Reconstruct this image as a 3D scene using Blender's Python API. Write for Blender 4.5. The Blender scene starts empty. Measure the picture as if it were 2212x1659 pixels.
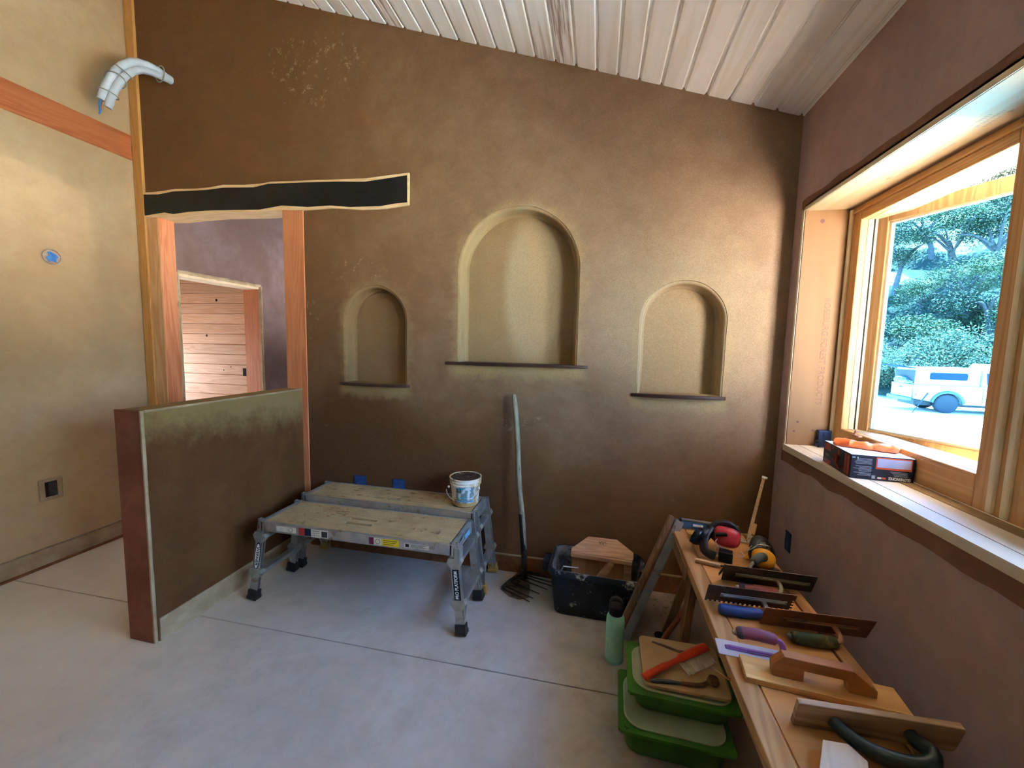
import bpy, bmesh, math, random
from math import pi, sin, cos, radians, sqrt, atan2
from mathutils import Vector, Matrix, Euler, noise
from mathutils.geometry import tessellate_polygon
random.seed(7)
SKY, SUN, EXPO = 1.0, 7.5, 4.95
SC = bpy.context.scene
COL = SC.collection

# ---------------------------------------------------------------- helpers
def lin(c):
    return tuple((v / 12.92 if v <= .04045 else ((v + .055) / 1.055) ** 2.4) for v in [x / 255 for x in c]) + (1.0,)

class NT:
    def __init__(s, name):
        s.m = bpy.data.materials.new(name); s.m.use_nodes = True
        s.t = s.m.node_tree; s.b = s.t.nodes['Principled BSDF']; s.out = s.t.nodes['Material Output']
        s.tc = s.t.nodes.new('ShaderNodeTexCoord')
    def n(s, typ, **k):
        n = s.t.nodes.new(typ)
        for a, v in k.items():
            if a in n.inputs: s.set(n.inputs[a], v)
            else: setattr(n, a, v)
        return n
    def set(s, inp, v):
        if isinstance(v, bpy.types.NodeSocket): s.t.links.new(v, inp)
        else: inp.default_value = v
    def map(s, scale=(1, 1, 1), rot=(0, 0, 0), loc=(0, 0, 0), coord='Object'):
        m = s.n('ShaderNodeMapping'); s.t.links.new(s.tc.outputs[coord], m.inputs['Vector'])
        m.inputs['Scale'].default_value = scale; m.inputs['Rotation'].default_value = rot; m.inputs['Location'].default_value = loc
        return m.outputs[0]
    def noise(s, vec, scale=5, detail=5, rough=.6, dist=0):
        n = s.n('ShaderNodeTexNoise'); s.set(n.inputs['Vector'], vec)
        n.inputs['Scale'].default_value = scale; n.inputs['Detail'].default_value = detail
        n.inputs['Roughness'].default_value = rough; n.inputs['Distortion'].default_value = dist
        return n.outputs['Fac']
    def ramp(s, fac, a, b, ca=0.0, cb=1.0):
        n = s.n('ShaderNodeMapRange'); s.set(n.inputs['Value'], fac); n.interpolation_type = 'SMOOTHSTEP'
        n.inputs['From Min'].default_value = a; n.inputs['From Max'].default_value = b
        n.inputs['To Min'].default_value = ca; n.inputs['To Max'].default_value = cb
        return n.outputs['Result']
    def mix(s, f, a, b, mode='MIX'):
        n = s.n('ShaderNodeMix'); n.data_type = 'RGBA'; n.blend_type = mode
        s.set(n.inputs[0], f); s.set(n.inputs[6], a); s.set(n.inputs[7], b)
        return n.outputs[2]
    def math(s, op, a, b=0.0, c=0.0):
        n = s.n('ShaderNodeMath'); n.operation = op
        s.set(n.inputs[0], a); s.set(n.inputs[1], b); s.set(n.inputs[2], c)
        return n.outputs[0]
    def xyz(s, vec=None):
        n = s.n('ShaderNodeSeparateXYZ'); s.set(n.inputs[0], vec if vec is not None else s.tc.outputs['Object']); return n.outputs
    def bump(s, h, strength=.3, dist=.005):
        n = s.n('ShaderNodeBump'); n.inputs['Strength'].default_value = strength; n.inputs['Distance'].default_value = dist
        s.set(n.inputs['Height'], h); s.set(s.b.inputs['Normal'], n.outputs[0])
    def col(s, c): s.set(s.b.inputs['Base Color'], c)

def mat(name, c1, c2=None, scale=6, rough=.6, metal=0.0, bump=0.0, bscale=80, stretch=(1, 1, 1), dirt=None, lo=.35, hi=.65, spec=.4):
    """two-tone noise material, optional dirt=(colour, threshold, scale)"""
    k = NT(name); v = k.map(scale=stretch)
    f = k.noise(v, scale)
    c = k.mix(k.ramp(f, lo, hi), lin(c1), lin(c2 or c1))
    if dirt:
        g = k.noise(k.map(scale=stretch, loc=(3, 1, 2)), dirt[2], 8, .7)
        c = k.mix(k.ramp(g, dirt[1] - .05, dirt[1] + .05), c, lin(dirt[0]))
    k.col(c); k.b.inputs['Roughness'].default_value = rough; k.b.inputs['Metallic'].default_value = metal
    k.b.inputs['Specular IOR Level'].default_value = spec
    if bump: k.bump(k.noise(v, bscale, 4), bump)
    return k.m

def wood(name, c1, c2, axis=0, scale=3.0, knots=True, rough=.6, fine=60, dirt=None, plank=None, pcol=.12):
    """grain that runs along one axis; plank=(axis index, width, offset) tints board by board"""
    k = NT(name)
    st = [scale * 4] * 3; st[axis] = scale * .25
    v = k.map(scale=tuple(st))
    if plank:
        p = k.xyz()[plank[0]]
        idx = k.math('FLOOR', k.math('DIVIDE', k.math('SUBTRACT', p, plank[2]), plank[1]))
        wn = k.n('ShaderNodeTexWhiteNoise'); wn.noise_dimensions = '1D'; k.set(wn.inputs['W'], idx)
        off = k.n('ShaderNodeVectorMath'); off.operation = 'MULTIPLY_ADD'
        k.set(off.inputs[0], wn.outputs['Color']); off.inputs[1].default_value = (9, 9, 9); k.set(off.inputs[2], v)
        v2 = off.outputs[0]
    else: v2 = v
    d = k.noise(v2, 1.0, 3, .5, .6)
    w = k.math('SINE', k.math('MULTIPLY', d, fine))
    f = k.ramp(w, -1, 1)
    f = k.math('MULTIPLY', f, k.ramp(k.noise(v2, .7, 3), .3, .7, .25, 1.0))
    c = k.mix(f, lin(c1), lin(c2))
    if plank:
        hsv = k.n('ShaderNodeHueSaturation'); k.set(hsv.inputs['Color'], c)
        k.set(hsv.inputs['Value'], k.math('MULTIPLY_ADD', wn.outputs['Value'], pcol * 2, 1 - pcol))
        c = hsv.outputs[0]
    if knots:
        vo = k.n('ShaderNodeTexVoronoi'); vs = [2.3] * 3; vs[axis] = 1.2
        k.set(vo.inputs['Vector'], k.map(scale=tuple(vs))); vo.inputs['Scale'].default_value = 1.0
        c = k.mix(k.ramp(vo.outputs['Distance'], .035, .055, 1, 0), c, lin((110, 62, 36)))
    if dirt:
        g = k.noise(k.map(loc=(5, 1, 2)), dirt[2], 8, .7)
        c = k.mix(k.ramp(g, dirt[1] - .06, dirt[1] + .06), c, lin(dirt[0]))
    k.col(c); k.b.inputs['Roughness'].default_value = rough; k.b.inputs['Specular IOR Level'].default_value = .3
    k.bump(w, .12, .002)
    return k.m

class MB:
    """collects shapes in one bmesh, then links them as one object"""
    def __init__(s): s.bm = bmesh.new()
    def _add(s, fn, M):
        n0 = len(s.bm.verts); fn(); s.bm.verts.ensure_lookup_table()
        vs = s.bm.verts[n0:]
        if M is not None: bmesh.ops.transform(s.bm, matrix=M, verts=vs)
        return vs
    def box(s, x0, x1, y0, y1, z0, z1, M=None, bev=0.0, seg=2):
        def f():
            r = bmesh.ops.create_cube(s.bm, size=1)
            for v in r['verts']:
                v.co = Vector(((x0 + x1) / 2 + v.co.x * (x1 - x0), (y0 + y1) / 2 + v.co.y * (y1 - y0), (z0 + z1) / 2 + v.co.z * (z1 - z0)))
            if bev:
                es = {e for v in r['verts'] for e in v.link_edges}
                bmesh.ops.bevel(s.bm, geom=list(es), offset=bev, segments=seg, affect='EDGES', profile=.5)
        s._add(f, M); return s
    def poly(s, pts, h0, h1, axis='z', M=None, bev=0.0):
        """2D outline extruded from h0 to h1 along an axis (x: pts=(y,z); y: pts=(x,z); z: pts=(x,y))"""
        def co(p, h): return {'x': (h, p[0], p[1]), 'y': (p[0], h, p[1]), 'z': (p[0], p[1], h)}[axis]
        def f():
            a = [s.bm.verts.new(co(p, h0)) for p in pts]; b = [s.bm.verts.new(co(p, h1)) for p in pts]
            n = len(pts); fs = []
            tris = tessellate_polygon([[Vector((p[0], p[1], 0)) for p in pts]])
            for t in tris:
                fs.append(s.bm.faces.new([a[i] for i in t])); fs.append(s.bm.faces.new([b[i] for i in t]))
            for i in range(n):
                fs.append(s.bm.faces.new((a[i], a[(i + 1) % n], b[(i + 1) % n], b[i])))
            bmesh.ops.recalc_face_normals(s.bm, faces=fs)
            if bev:
                bmesh.ops.dissolve_limit(s.bm, angle_limit=.02, verts=a + b, edges=list({e for v in a + b for e in v.link_edges}))
                es = {e for v in a + b if v.is_valid for e in v.link_edges if len(e.link_faces) == 2 and e.calc_face_angle(0) > .6}
                bmesh.ops.bevel(s.bm, geom=list(es), offset=bev, segments=2, affect='EDGES', profile=.5)
        s._add(f, M); return s
    def tube(s, pts, r, n=10, caps=True, M=None, flat=None):
        """swept tube; r a number or list; flat squashes the second axis"""
        pts = [Vector(p) for p in pts]; rs = r if isinstance(r, (list, tuple)) else [r] * len(pts)
        def f():
            rings = []; prev = None
            for i, p in enumerate(pts):
                d = (pts[min(i + 1, len(pts) - 1)] - pts[max(i - 1, 0)]).normalized()
                if prev is None:
                    u = d.cross(Vector((0, 0, 1)))
                    if u.length < .1: u = d.cross(Vector((0, 1, 0)))
                else: u = prev - d * prev.dot(d)
                u.normalize(); w = d.cross(u); prev = u
                rings.append([s.bm.verts.new(p + (u * cos(2 * pi * k / n) + w * sin(2 * pi * k / n) * (flat or 1)) * rs[i]) for k in range(n)])
            fs = []
            for a, b in zip(rings, rings[1:]):
                for k in range(n): fs.append(s.bm.faces.new((a[k], a[(k + 1) % n], b[(k + 1) % n], b[k])))
            if caps: fs.append(s.bm.faces.new(rings[0])); fs.append(s.bm.faces.new(rings[-1]))
            bmesh.ops.recalc_face_normals(s.bm, faces=fs)
        s._add(f, M); return s
    def lathe(s, prof, n=32, M=None, sx=1, sy=1, power=None):
        """profile (r,z) turned about z; power>2 squares the section"""
        def f():
            rings = []
            for r, z in prof:
                ring = []
                for k in range(n):
                    a = 2 * pi * k / n; q = 1
                    if power: q = (abs(cos(a)) ** power + abs(sin(a)) ** power) ** (-1 / power)
                    ring.append(s.bm.verts.new((r * q * cos(a) * sx, r * q * sin(a) * sy, z)))
                rings.append(ring)
            fs = []
            for a, b in zip(rings, rings[1:]):
                for k in range(n): fs.append(s.bm.faces.new((a[k], a[(k + 1) % n], b[(k + 1) % n], b[k])))
            if prof[0][0] > 1e-5: fs.append(s.bm.faces.new(rings[0]))
            if prof[-1][0] > 1e-5: fs.append(s.bm.faces.new(rings[-1]))
            bmesh.ops.recalc_face_normals(s.bm, faces=fs)
        s._add(f, M); return s
    def ball(s, c, r, M=None, sub=2):
        def f():
            q = bmesh.ops.create_icosphere(s.bm, subdivisions=sub, radius=1)
            rr = r if isinstance(r, (tuple, list)) else (r, r, r)
            for v in q['verts']: v.co = Vector((c[0] + v.co.x * rr[0], c[1] + v.co.y * rr[1], c[2] + v.co.z * rr[2]))
        s._add(f, M); return s
    def jitter(s, amp, scale=8):
        for v in s.bm.verts:
            v.co += noise.noise_vector(v.co * scale) * amp
        return s
    def build(s, name, m, parent=None, smooth=False, M=None, **props):
        if M is not None: bmesh.ops.transform(s.bm, matrix=M, verts=s.bm.verts)
        me = bpy.data.meshes.new(name); s.bm.to_mesh(me); s.bm.free()
        me.materials.append(m)
        if smooth:
            for p in me.polygons: p.use_smooth = True
            try: me.set_sharp_from_angle(angle=radians(smooth if smooth is not True else 40))
            except Exception: pass
        o = bpy.data.objects.new(name, me); COL.objects.link(o)
        if parent: o.parent = parent
        for k, v in props.items(): o[k] = v
        return o

def thing(name, label, cat, loc=(0, 0, 0), rot=(0, 0, 0), group=None):
    o = bpy.data.objects.new(name, None); COL.objects.link(o); o.empty_display_size = .05
    o.location = loc; o.rotation_euler = rot; o['label'] = label; o['category'] = cat
    if group: o['group'] = group
    return o
def tag(o, label, cat, group=None):
    o['label'] = label; o['category'] = cat
    if group: o['group'] = group
    return o
def struct(name, mb, m, **k): return mb.build(name, m, kind='structure', **k)
def copy_tree(o, parent=None):
    c = o.copy(); COL.objects.link(c); c.parent = parent
    for ch in list(o.children): copy_tree(ch, c)
    return c
def at_M(loc, rot=(0, 0, 0)): return Matrix.Translation(loc) @ Euler(rot).to_matrix().to_4x4()
def text(s, size, m, name, parent, M, ext=.0003, sx=1.0, bold=0.0):
    cu = bpy.data.curves.new(name, 'FONT'); cu.body = s; cu.size = size; cu.extrude = ext; cu.align_x = 'CENTER'; cu.align_y = 'CENTER'; cu.offset = bold
    t = bpy.data.objects.new(name, cu); COL.objects.link(t)
    dg = bpy.context.evaluated_depsgraph_get(); me = bpy.data.meshes.new_from_object(t.evaluated_get(dg))
    bpy.data.objects.remove(t)
    me.transform(M @ Matrix.Diagonal((sx, 1, 1, 1))); me.materials.clear(); me.materials.append(m)
    o = bpy.data.objects.new(name, me); COL.objects.link(o); o.parent = parent
    return o

# ---------------------------------------------------------------- room dimensions (metres)
XL, XR, YB = -3.70, 1.08, 2.715          # left wall, right wall, back wall
YR = -3.6                                # wall behind the camera
def ceil_z(x): return 2.921 - .318 * (x - 1.077)

NICHES = [  # xl, xr, sill z, spring z
    dict(xl=-.945, xr=-.157, z0=1.478, zs=2.10, d=.125),
    dict(xl=-1.835, xr=-1.366, z0=1.302, zs=1.757, d=.115),
    dict(xl=.267, xr=.737, z0=1.313, zs=1.768, d=.115)]
def arch(n, e=0.0, steps=36, wob=.004):
    xl, xr, z0, zs = n['xl'], n['xr'], n['z0'], n['zs']; cx, r = (xl + xr) / 2, (xr - xl) / 2
    pts = []
    for i in range(9): pts.append((xl - e, z0 + (zs - z0) * i / 8))
    for i in range(1, steps):
        a = pi - pi * i / steps; pts.append((cx + (r + e) * cos(a), zs + (r + e) * sin(a)))
    for i in range(9): pts.append((xr + e, zs + (z0 - zs) * i / 8))
    return [(x + wob * noise.noise(Vector((x * 6, z * 6, 3))), z + wob * noise.noise(Vector((x * 6, z * 6, 9)))) if z > z0 + .01 else (x, z) for x, z in pts]

# ---------------------------------------------------------------- plaster materials
def plaster_back():
    k = NT('earth_plaster_brown'); X = k.xyz(); x, z = X[0], X[2]
    v = k.map()
    big = k.noise(k.map(scale=(.8, .8, 1.1)), 1.5, 7, .72, .5)
    med = k.noise(v, 6, 6, .7)
    fine = k.noise(v, 180, 3, .8)
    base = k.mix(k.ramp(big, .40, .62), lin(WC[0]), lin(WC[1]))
    # paler toward the right, darker low down on the left
    palex = k.ramp(k.math('ADD', x, k.math('MULTIPLY_ADD', big, 1.6, -.8)), -2.6, .9)
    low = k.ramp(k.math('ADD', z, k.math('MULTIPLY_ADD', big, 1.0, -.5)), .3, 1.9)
    base = k.mix(k.math('MULTIPLY', palex, low), base, lin(WC[2]))
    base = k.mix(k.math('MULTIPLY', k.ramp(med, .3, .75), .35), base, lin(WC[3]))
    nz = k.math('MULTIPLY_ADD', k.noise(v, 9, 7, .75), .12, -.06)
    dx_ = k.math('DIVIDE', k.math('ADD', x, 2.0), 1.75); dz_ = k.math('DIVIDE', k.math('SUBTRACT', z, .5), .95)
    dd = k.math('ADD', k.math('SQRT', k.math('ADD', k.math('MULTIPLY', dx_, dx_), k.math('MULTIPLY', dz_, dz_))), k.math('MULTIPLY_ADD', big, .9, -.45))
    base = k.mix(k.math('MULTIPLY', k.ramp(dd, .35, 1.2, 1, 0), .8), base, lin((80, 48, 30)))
    pale = None
    def add(m, amt):
        nonlocal base
        base = k.mix(k.math('MULTIPLY', m, amt), base, lin(WC[4]))
    # dried rims round each niche and below each shelf
    for n, a_in in zip(NICHES, (.8, .5, .85)):
        cx, r = (n['xl'] + n['xr']) / 2, (n['xr'] - n['xl']) / 2
        dx = k.math('SUBTRACT', x, cx); dz = k.math('MAXIMUM', k.math('SUBTRACT', z, n['zs']), 0.0)
        dist = k.math('SUBTRACT', k.math('SQRT', k.math('ADD', k.math('MULTIPLY', dx, dx), k.math('MULTIPLY', dz, dz))), r)
        dist = k.math('ADD', dist, nz)
        above = k.ramp(k.math('ADD', z, nz), n['z0'] - .13, n['z0'] - .06)
        band = k.math('MULTIPLY', k.ramp(k.math('ADD', dist, k.math('MULTIPLY', nz, 1.0)), .0, .085, 1, 0), above)
        add(band, a_in * .6)
        ux = k.math('DIVIDE', dx, r * 1.22)
        und = k.math('MULTIPLY', k.ramp(k.math('ADD', z, k.math('MULTIPLY', nz, 1.6)), n['z0'] - .14, n['z0'] - .03), k.ramp(z, n['z0'] - .01, n['z0'], 1, 0))
        und = k.math('MULTIPLY', und, k.ramp(k.math('ABSOLUTE', ux), .85, 1.08, 1, 0)); add(und, .75 * a_in)
    # the big niche has one pale dried oval on its back
    n = NICHES[0]
    ex = k.math('DIVIDE', k.math('ADD', x, .46), .22); ez = k.math('DIVIDE', k.math('SUBTRACT', z, 1.98), .56)
    el = k.math('ADD', k.math('SQRT', k.math('ADD', k.math('MULTIPLY', ex, ex), k.math('MULTIPLY', ez, ez))), nz)
    base = k.mix(k.math('MULTIPLY', k.ramp(el, .7, 1.12, 1, 0), .85), base, lin(WC[5]))
    # wider dry field round the right-hand niche
    ex = k.math('DIVIDE', k.math('SUBTRACT', x, .50), .62); ez = k.math('DIVIDE', k.math('SUBTRACT', z, 1.72), .72)
    el = k.math('ADD', k.math('SQRT', k.math('ADD', k.math('MULTIPLY', ex, ex), k.math('MULTIPLY', ez, ez))), k.math('MULTIPLY', nz, 2.5))
    base = k.mix(k.math('MULTIPLY', k.ramp(el, .45, 1.1, 1, 0), .45), base, lin(WC[5]))
    # salt blooms
    for cx, cz, rx, rz in ((-2.05, 3.55, .45, .34), (-.5, 1.08, .2, .09), (-1.72, 2.12, .28, .1), (-2.15, 1.75, .12, .2)):
        ex = k.math('DIVIDE', k.math('SUBTRACT', x, cx), rx); ez = k.math('DIVIDE', k.math('SUBTRACT', z, cz), rz)
        el = k.ramp(k.math('ADD', k.math('MULTIPLY', ex, ex), k.math('MULTIPLY', ez, ez)), .2, 1.1, 1, 0)
        sp = k.ramp(k.noise(v, 22, 6, .8), .56, .66)
        base = k.mix(k.math('MULTIPLY', k.math('MULTIPLY', el, sp), .7), base, lin(WC[5]))
    base = k.mix(k.math('MULTIPLY', k.ramp(fine, .35, .65), .38), base, lin(WC[0]))
    base = k.mix(k.math('MULTIPLY', k.ramp(k.noise(v, 40, 5, .8), .62, .72), .25), base, lin(WC[4]))
    k.col(base); k.b.inputs['Roughness'].default_value = .93; k.b.inputs['Specular IOR Level'].default_value = .15
    k.bump(k.math('ADD', k.math('MULTIPLY', med, .8), k.math('MULTIPLY', fine, .25)), .6, .008)
    return k.m
WC = [(120, 86, 54), (126, 92, 60), (168, 144, 120), (100, 73, 49), (184, 160, 112), (196, 178, 142)]
def plaster(name, c1, c2, c3, sc=1.5, rough=.93, spots=None):
    k = NT(name); v = k.map()
    a = k.noise(v, sc, 6, .65, .3); b = k.noise(v, 8, 7, .75); f = k.noise(v, 170, 3, .8)
    c = k.mix(k.ramp(a, .35, .65), lin(c1), lin(c2)); c = k.mix(k.math('MULTIPLY', k.ramp(b, .35, .75), .5), c, lin(c3))
    c = k.mix(k.math('MULTIPLY', k.ramp(f, .35, .7), .18), c, lin(c1))
    if spots: c = k.mix(k.ramp(k.noise(k.map(scale=(1, 1, 3)), 5, 8, .8), spots[1], spots[1] + .05), c, lin(spots[0]))
    k.col(c); k.b.inputs['Roughness'].default_value = rough; k.b.inputs['Specular IOR Level'].default_value = .15
    k.bump(k.math('ADD', b, k.math('MULTIPLY', f, .25)), .3, .007)
    return k.m
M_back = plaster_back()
M_right = plaster('earth_plaster_violet', (172, 146, 144), (188, 160, 152), (154, 130, 130))
M_left = plaster('lime_plaster_beige', (192, 162, 122), (204, 176, 136), (180, 148, 108), spots=((150, 118, 80), .66))
def half_mat():
    k = NT('earth_plaster_dark'); v = k.map(); X = k.xyz()
    a = k.noise(v, 1.6, 7, .7, .3); b = k.noise(v, 9, 7, .75); f = k.noise(v, 170, 3, .8)
    c = k.mix(k.ramp(a, .4, .62), lin((92, 58, 32)), lin((106, 70, 40))); c = k.mix(k.math('MULTIPLY', k.ramp(f, .35, .7), .3), c, lin((76, 46, 26)))
    top = k.ramp(k.math('ADD', k.math('ADD', X[2], k.math('MULTIPLY', X[1], .10)), k.math('MULTIPLY_ADD', b, .34, -.17)), 1.16, 1.44)
    c = k.mix(k.math('MULTIPLY', top, .85), c, lin((150, 126, 82)))
    k.col(c); k.b.inputs['Roughness'].default_value = .93; k.b.inputs['Specular IOR Level'].default_value = .15
    k.bump(k.math('ADD', b, k.math('MULTIPLY', f, .25)), .3, .007); return k.m
M_half = half_mat()
M_halfend = plaster('earth_plaster_redbrown', (126, 74, 54), (148, 92, 68), (100, 62, 46), sc=4)
M_room2 = plaster('earth_plaster_grey', (122, 103, 98), (138, 122, 124), (108, 88, 82))
M_edge = plaster('crumbled_plaster_edge', (178, 160, 128), (205, 190, 160), (150, 130, 100), sc=9)
M_base = plaster('rough_base_strip', (168, 144, 112), (190, 168, 136), (134, 108, 78), sc=5)
M_clay = plaster('clay_crumbs', (122, 78, 48), (150, 100, 64), (98, 62, 40), sc=10)
M_fir = wood('fir_post', (214, 140, 96), (196, 116, 74), axis=2, scale=2.2)
M_firp = wood('sapwood_post', (230, 186, 134), (214, 160, 108), axis=2, scale=2.2)
M_firx = wood('fir_beam', (192, 112, 66), (166, 88, 48), axis=1, scale=2.0)
M_pale = wood('pale_pine', (236, 206, 160), (220, 184, 132), axis=0, scale=2.5, knots=False)
M_trim = wood('honey_trim', (214, 160, 92), (196, 138, 70), axis=2, scale=2.5, knots=False)
M_plankwall = wood('pine_cladding', (222, 176, 138), (206, 152, 112), axis=0, scale=2.5, plank=(2, .118, .01), pcol=.1)
M_ceil = wood('whitewashed_ceiling_boards', (252, 252, 252), (240, 236, 228), axis=1, scale=1.6, plank=(0, .1275, -.589), pcol=.05, fine=30)
M_frame = wood('window_pine', (212, 164, 108), (190, 138, 84), axis=1, scale=2.0, knots=False, rough=.45)
M_framev = wood('window_pine_upright', (208, 162, 108), (188, 138, 86), axis=2, scale=2.0, knots=False, rough=.45)
M_light = mat('pale_jamb_strip', (236, 222, 190), (222, 206, 170), rough=.5)
M_lvl = wood('plywood_jamb', (136, 104, 70), (126, 92, 56), axis=2, scale=1.2, fine=22)
M_lvly = wood('plywood_head', (176, 156, 124), (160, 132, 94), axis=1, scale=1.2, fine=22, dirt=((150, 120, 96), .68, 9))
M_sash = wood('sash_pine', (158, 122, 80), (138, 102, 62), axis=2, scale=2.0, knots=False, rough=.45)
M_jam = mat('outer_jamb_paint', (178, 164, 136), (164, 148, 116), rough=.5)
M_sill = wood('pale_sill_board', (228, 220, 206), (210, 196, 174), axis=1, scale=1.2, fine=22, knots=False)
M_black = mat('black_paper', (10, 12, 14), (22, 25, 28), scale=9, rough=.45, dirt=((60, 62, 62), .72, 30))
M_blackhole = mat('dark_recess', (16, 14, 12), (26, 22, 18), rough=.9)
M_walnut = wood('dark_shelf_wood', (74, 50, 40), (52, 34, 28), axis=0, scale=3, knots=False, rough=.5)

def streaks(m, spots, col):
    t = m.node_tree; b = t.nodes['Principled BSDF']; old = b.inputs['Base Color'].links[0].from_socket
    k = NT.__new__(NT); k.m = m; k.t = t; k.b = b; k.tc = [n for n in t.nodes if n.type == 'TEX_COORD'][0]
    X = k.xyz(); c = old; ns = k.noise(k.map(scale=(30, 1.2, 30)), 1.5, 5, .7)
    for x0, x1, y0, y1, a in spots:
        f = k.math('MULTIPLY', k.ramp(k.math('ABSOLUTE', k.math('SUBTRACT', X[0], (x0 + x1) / 2)), (x1 - x0) / 2 - .012, (x1 - x0) / 2, 1, 0), k.ramp(k.math('ABSOLUTE', k.math('SUBTRACT', X[1], (y0 + y1) / 2)), (y1 - y0) * .2, (y1 - y0) / 2, 1, 0))
        c = k.mix(k.math('MULTIPLY', k.math('MULTIPLY', f, k.ramp(ns, .42, .62)), a), c, lin(col))
    k.col(c)
streaks(M_ceil, ((-.334, -.206, 1.9, 3.2, .85), (-.46, -.34, 2.35, 2.9, .5), (-1.48, -1.36, 2.3, 3.0, .8), (-1.36, -1.23, 1.7, 2.6, .5)), (150, 108, 88))

def floor_mat():
    k = NT('dusty_concrete'); v = k.map()
    a = k.noise(v, 1.1, 6, .7, .5); b = k.noise(v, 7, 8, .75); s = k.noise(v, 60, 5, .8)
    c = k.mix(k.ramp(a, .35, .65), lin((176, 170, 164)), lin((192, 188, 184)))
    c = k.mix(k.math('MULTIPLY', k.ramp(b, .4, .75), .5), c, lin((162, 150, 136)))
    c = k.mix(k.math('MULTIPLY', k.ramp(s, .69, .73), .7), c, lin((88, 76, 66)))
    X = k.xyz()
    lf = k.ramp(k.math('ADD', X[0], k.math('MULTIPLY_ADD', b, 1.0, -.5)), -2.6, -1.2, 1, 0)
    c = k.mix(k.math('MULTIPLY', lf, .7), c, lin((220, 198, 168)))  # clay dust tint on the left, brightened to stand in for light
    near = k.ramp(k.math('ADD', X[0], k.math('MULTIPLY_ADD', b, .6, -.3)), -.2, .5)   # shade of bench and window wall painted in as brown
    c = k.mix(k.math('MULTIPLY', near, .6), c, lin((140, 104, 76)))
    k.col(c); k.set(k.b.inputs['Roughness'], k.ramp(b, .3, .7, .5, .75)); k.bump(k.math('ADD', b, s), .12, .004)
    return k.m
M_floor = floor_mat()

# ---------------------------------------------------------------- room shell
def floor():
    mb = MB(); J = .004
    for y0, y1 in ((YR - .2, 1.81 - J), (1.81 + J, 6.2)):
        for x0, x1 in ((-5.6, -1.02), (-1.02, 1.5)): mb.box(x0, x1, y0, y1, -.12, 0)
    mb.box(-5.6, 1.5, 1.81 - J, 1.81 + J, -.12, -.006)
    struct('floor', mb, M_floor)
floor()

def back_wall():
    bm = bmesh.new(); r = .02
    XA, XB = XL - .3, XR
    outer = [(XA, 0), (-3.60, 0), (-3.60, 2.57), (-2.18, 2.57), (-2.18, 0), (XB, 0), (XB, ceil_z(XB) + .05), (XA, ceil_z(XA) + .05)]
    holes = [arch(n, r) for n in NICHES]
    loops = [outer] + holes
    flat = [p for l in loops for p in l]
    vs = [bm.verts.new((p[0], YB, p[1])) for p in flat]
    for t in tessellate_polygon([[Vector((p[0], p[1], 0)) for p in l] for l in loops]):
        try:
            f = bm.faces.new([vs[i] for i in t]); f.normal_update()
            if f.normal.y > 0: f.normal_flip()
        except ValueError: pass
    k0 = len(outer)
    for n, h in zip(NICHES, holes):
        ring = vs[k0:k0 + len(h)]; k0 += len(h)
        d = n['d']; prof = []
        for i in range(1, 7):
            a = pi / 2 * i / 6; prof.append((r * (1 - sin(a)), r * (1 - cos(a))))
        for q in (.3, .6, .8): prof.append((0, r + (d - r - .02) * q))
        for i in range(1, 5):
            a = pi / 2 * i / 4; prof.append((-.02 * (1 - cos(a)), d - .02 + .02 * sin(a)))
        for e, dep in prof:
            nr = [bm.verts.new((p[0], YB + dep, p[1])) for p in arch(n, e)]
            for i in range(len(ring) - 1):
                f = bm.faces.new((ring[i], ring[i + 1], nr[i + 1], nr[i])); f.smooth = True
            ring = nr
        for t in tessellate_polygon([[Vector((v.co.x, v.co.z, 0)) for v in ring]]):
            f = bm.faces.new([ring[i] for i in t]); f.normal_update()
            if f.normal.y > 0: f.normal_flip()
        # ledge under the niche
        q = [bm.verts.new(c) for c in ((n['xl'] - r, YB, n['z0']), (n['xr'] + r, YB, n['z0']), (n['xr'] + r, YB + d, n['z0']), (n['xl'] - r, YB + d, n['z0']))]
        bm.faces.new(q)
    # far side and the thickness of the wall
    mb = MB(); mb.bm.free(); mb.bm = bm
    y2 = YB + .17
    mb.box(-2.18, XB, y2 - .02, y2, 0, 4.6); mb.box(XA, -2.18, y2 - .02, y2, 2.6, 4.6)
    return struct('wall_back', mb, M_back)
back_wall()

def add_stop(name, mb, m): return struct(name, mb, m)
# left wall, one sheet with a dark outlet hole cut as its own recess
mb = MB(); mb.box(XL - .15, XL, YR, YB + .2, .135, 4.8); struct('wall_left', mb, M_left)
mb = MB(); mb.box(XL - .15, XL - .004, YR, YB + .2, 0, .128).jitter(.002, 20); struct('baseboard_left', mb, M_base)
mb = MB()
pts = [(YR + i * .11, .131 + .004 * noise.noise(Vector((i * .7, 0, 0)))) for i in range(58)]
mb.tube([(XL + .001, y, z) for y, z in pts], .006, 6); struct('trim_4', mb, mat('grey_stop_bead', (120, 104, 84), (150, 132, 108), scale=30))
# wall base grime line on floor
mb = MB(); mb.box(XL, XL + .022, YR, YB, 0, .012).jitter(.004, 12); struct('trim_5', mb, M_clay)
# back wall base
mb = MB(); mb.box(-2.16, XR, YB - .012, YB, 0, .115).jitter(.0, 10); struct('baseboard_back', mb, M_clay)
mb = MB(); mb.box(-2.16, XR, YB - .014, YB - .002, .118, .126); struct('trim_6', mb, M_base)
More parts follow.
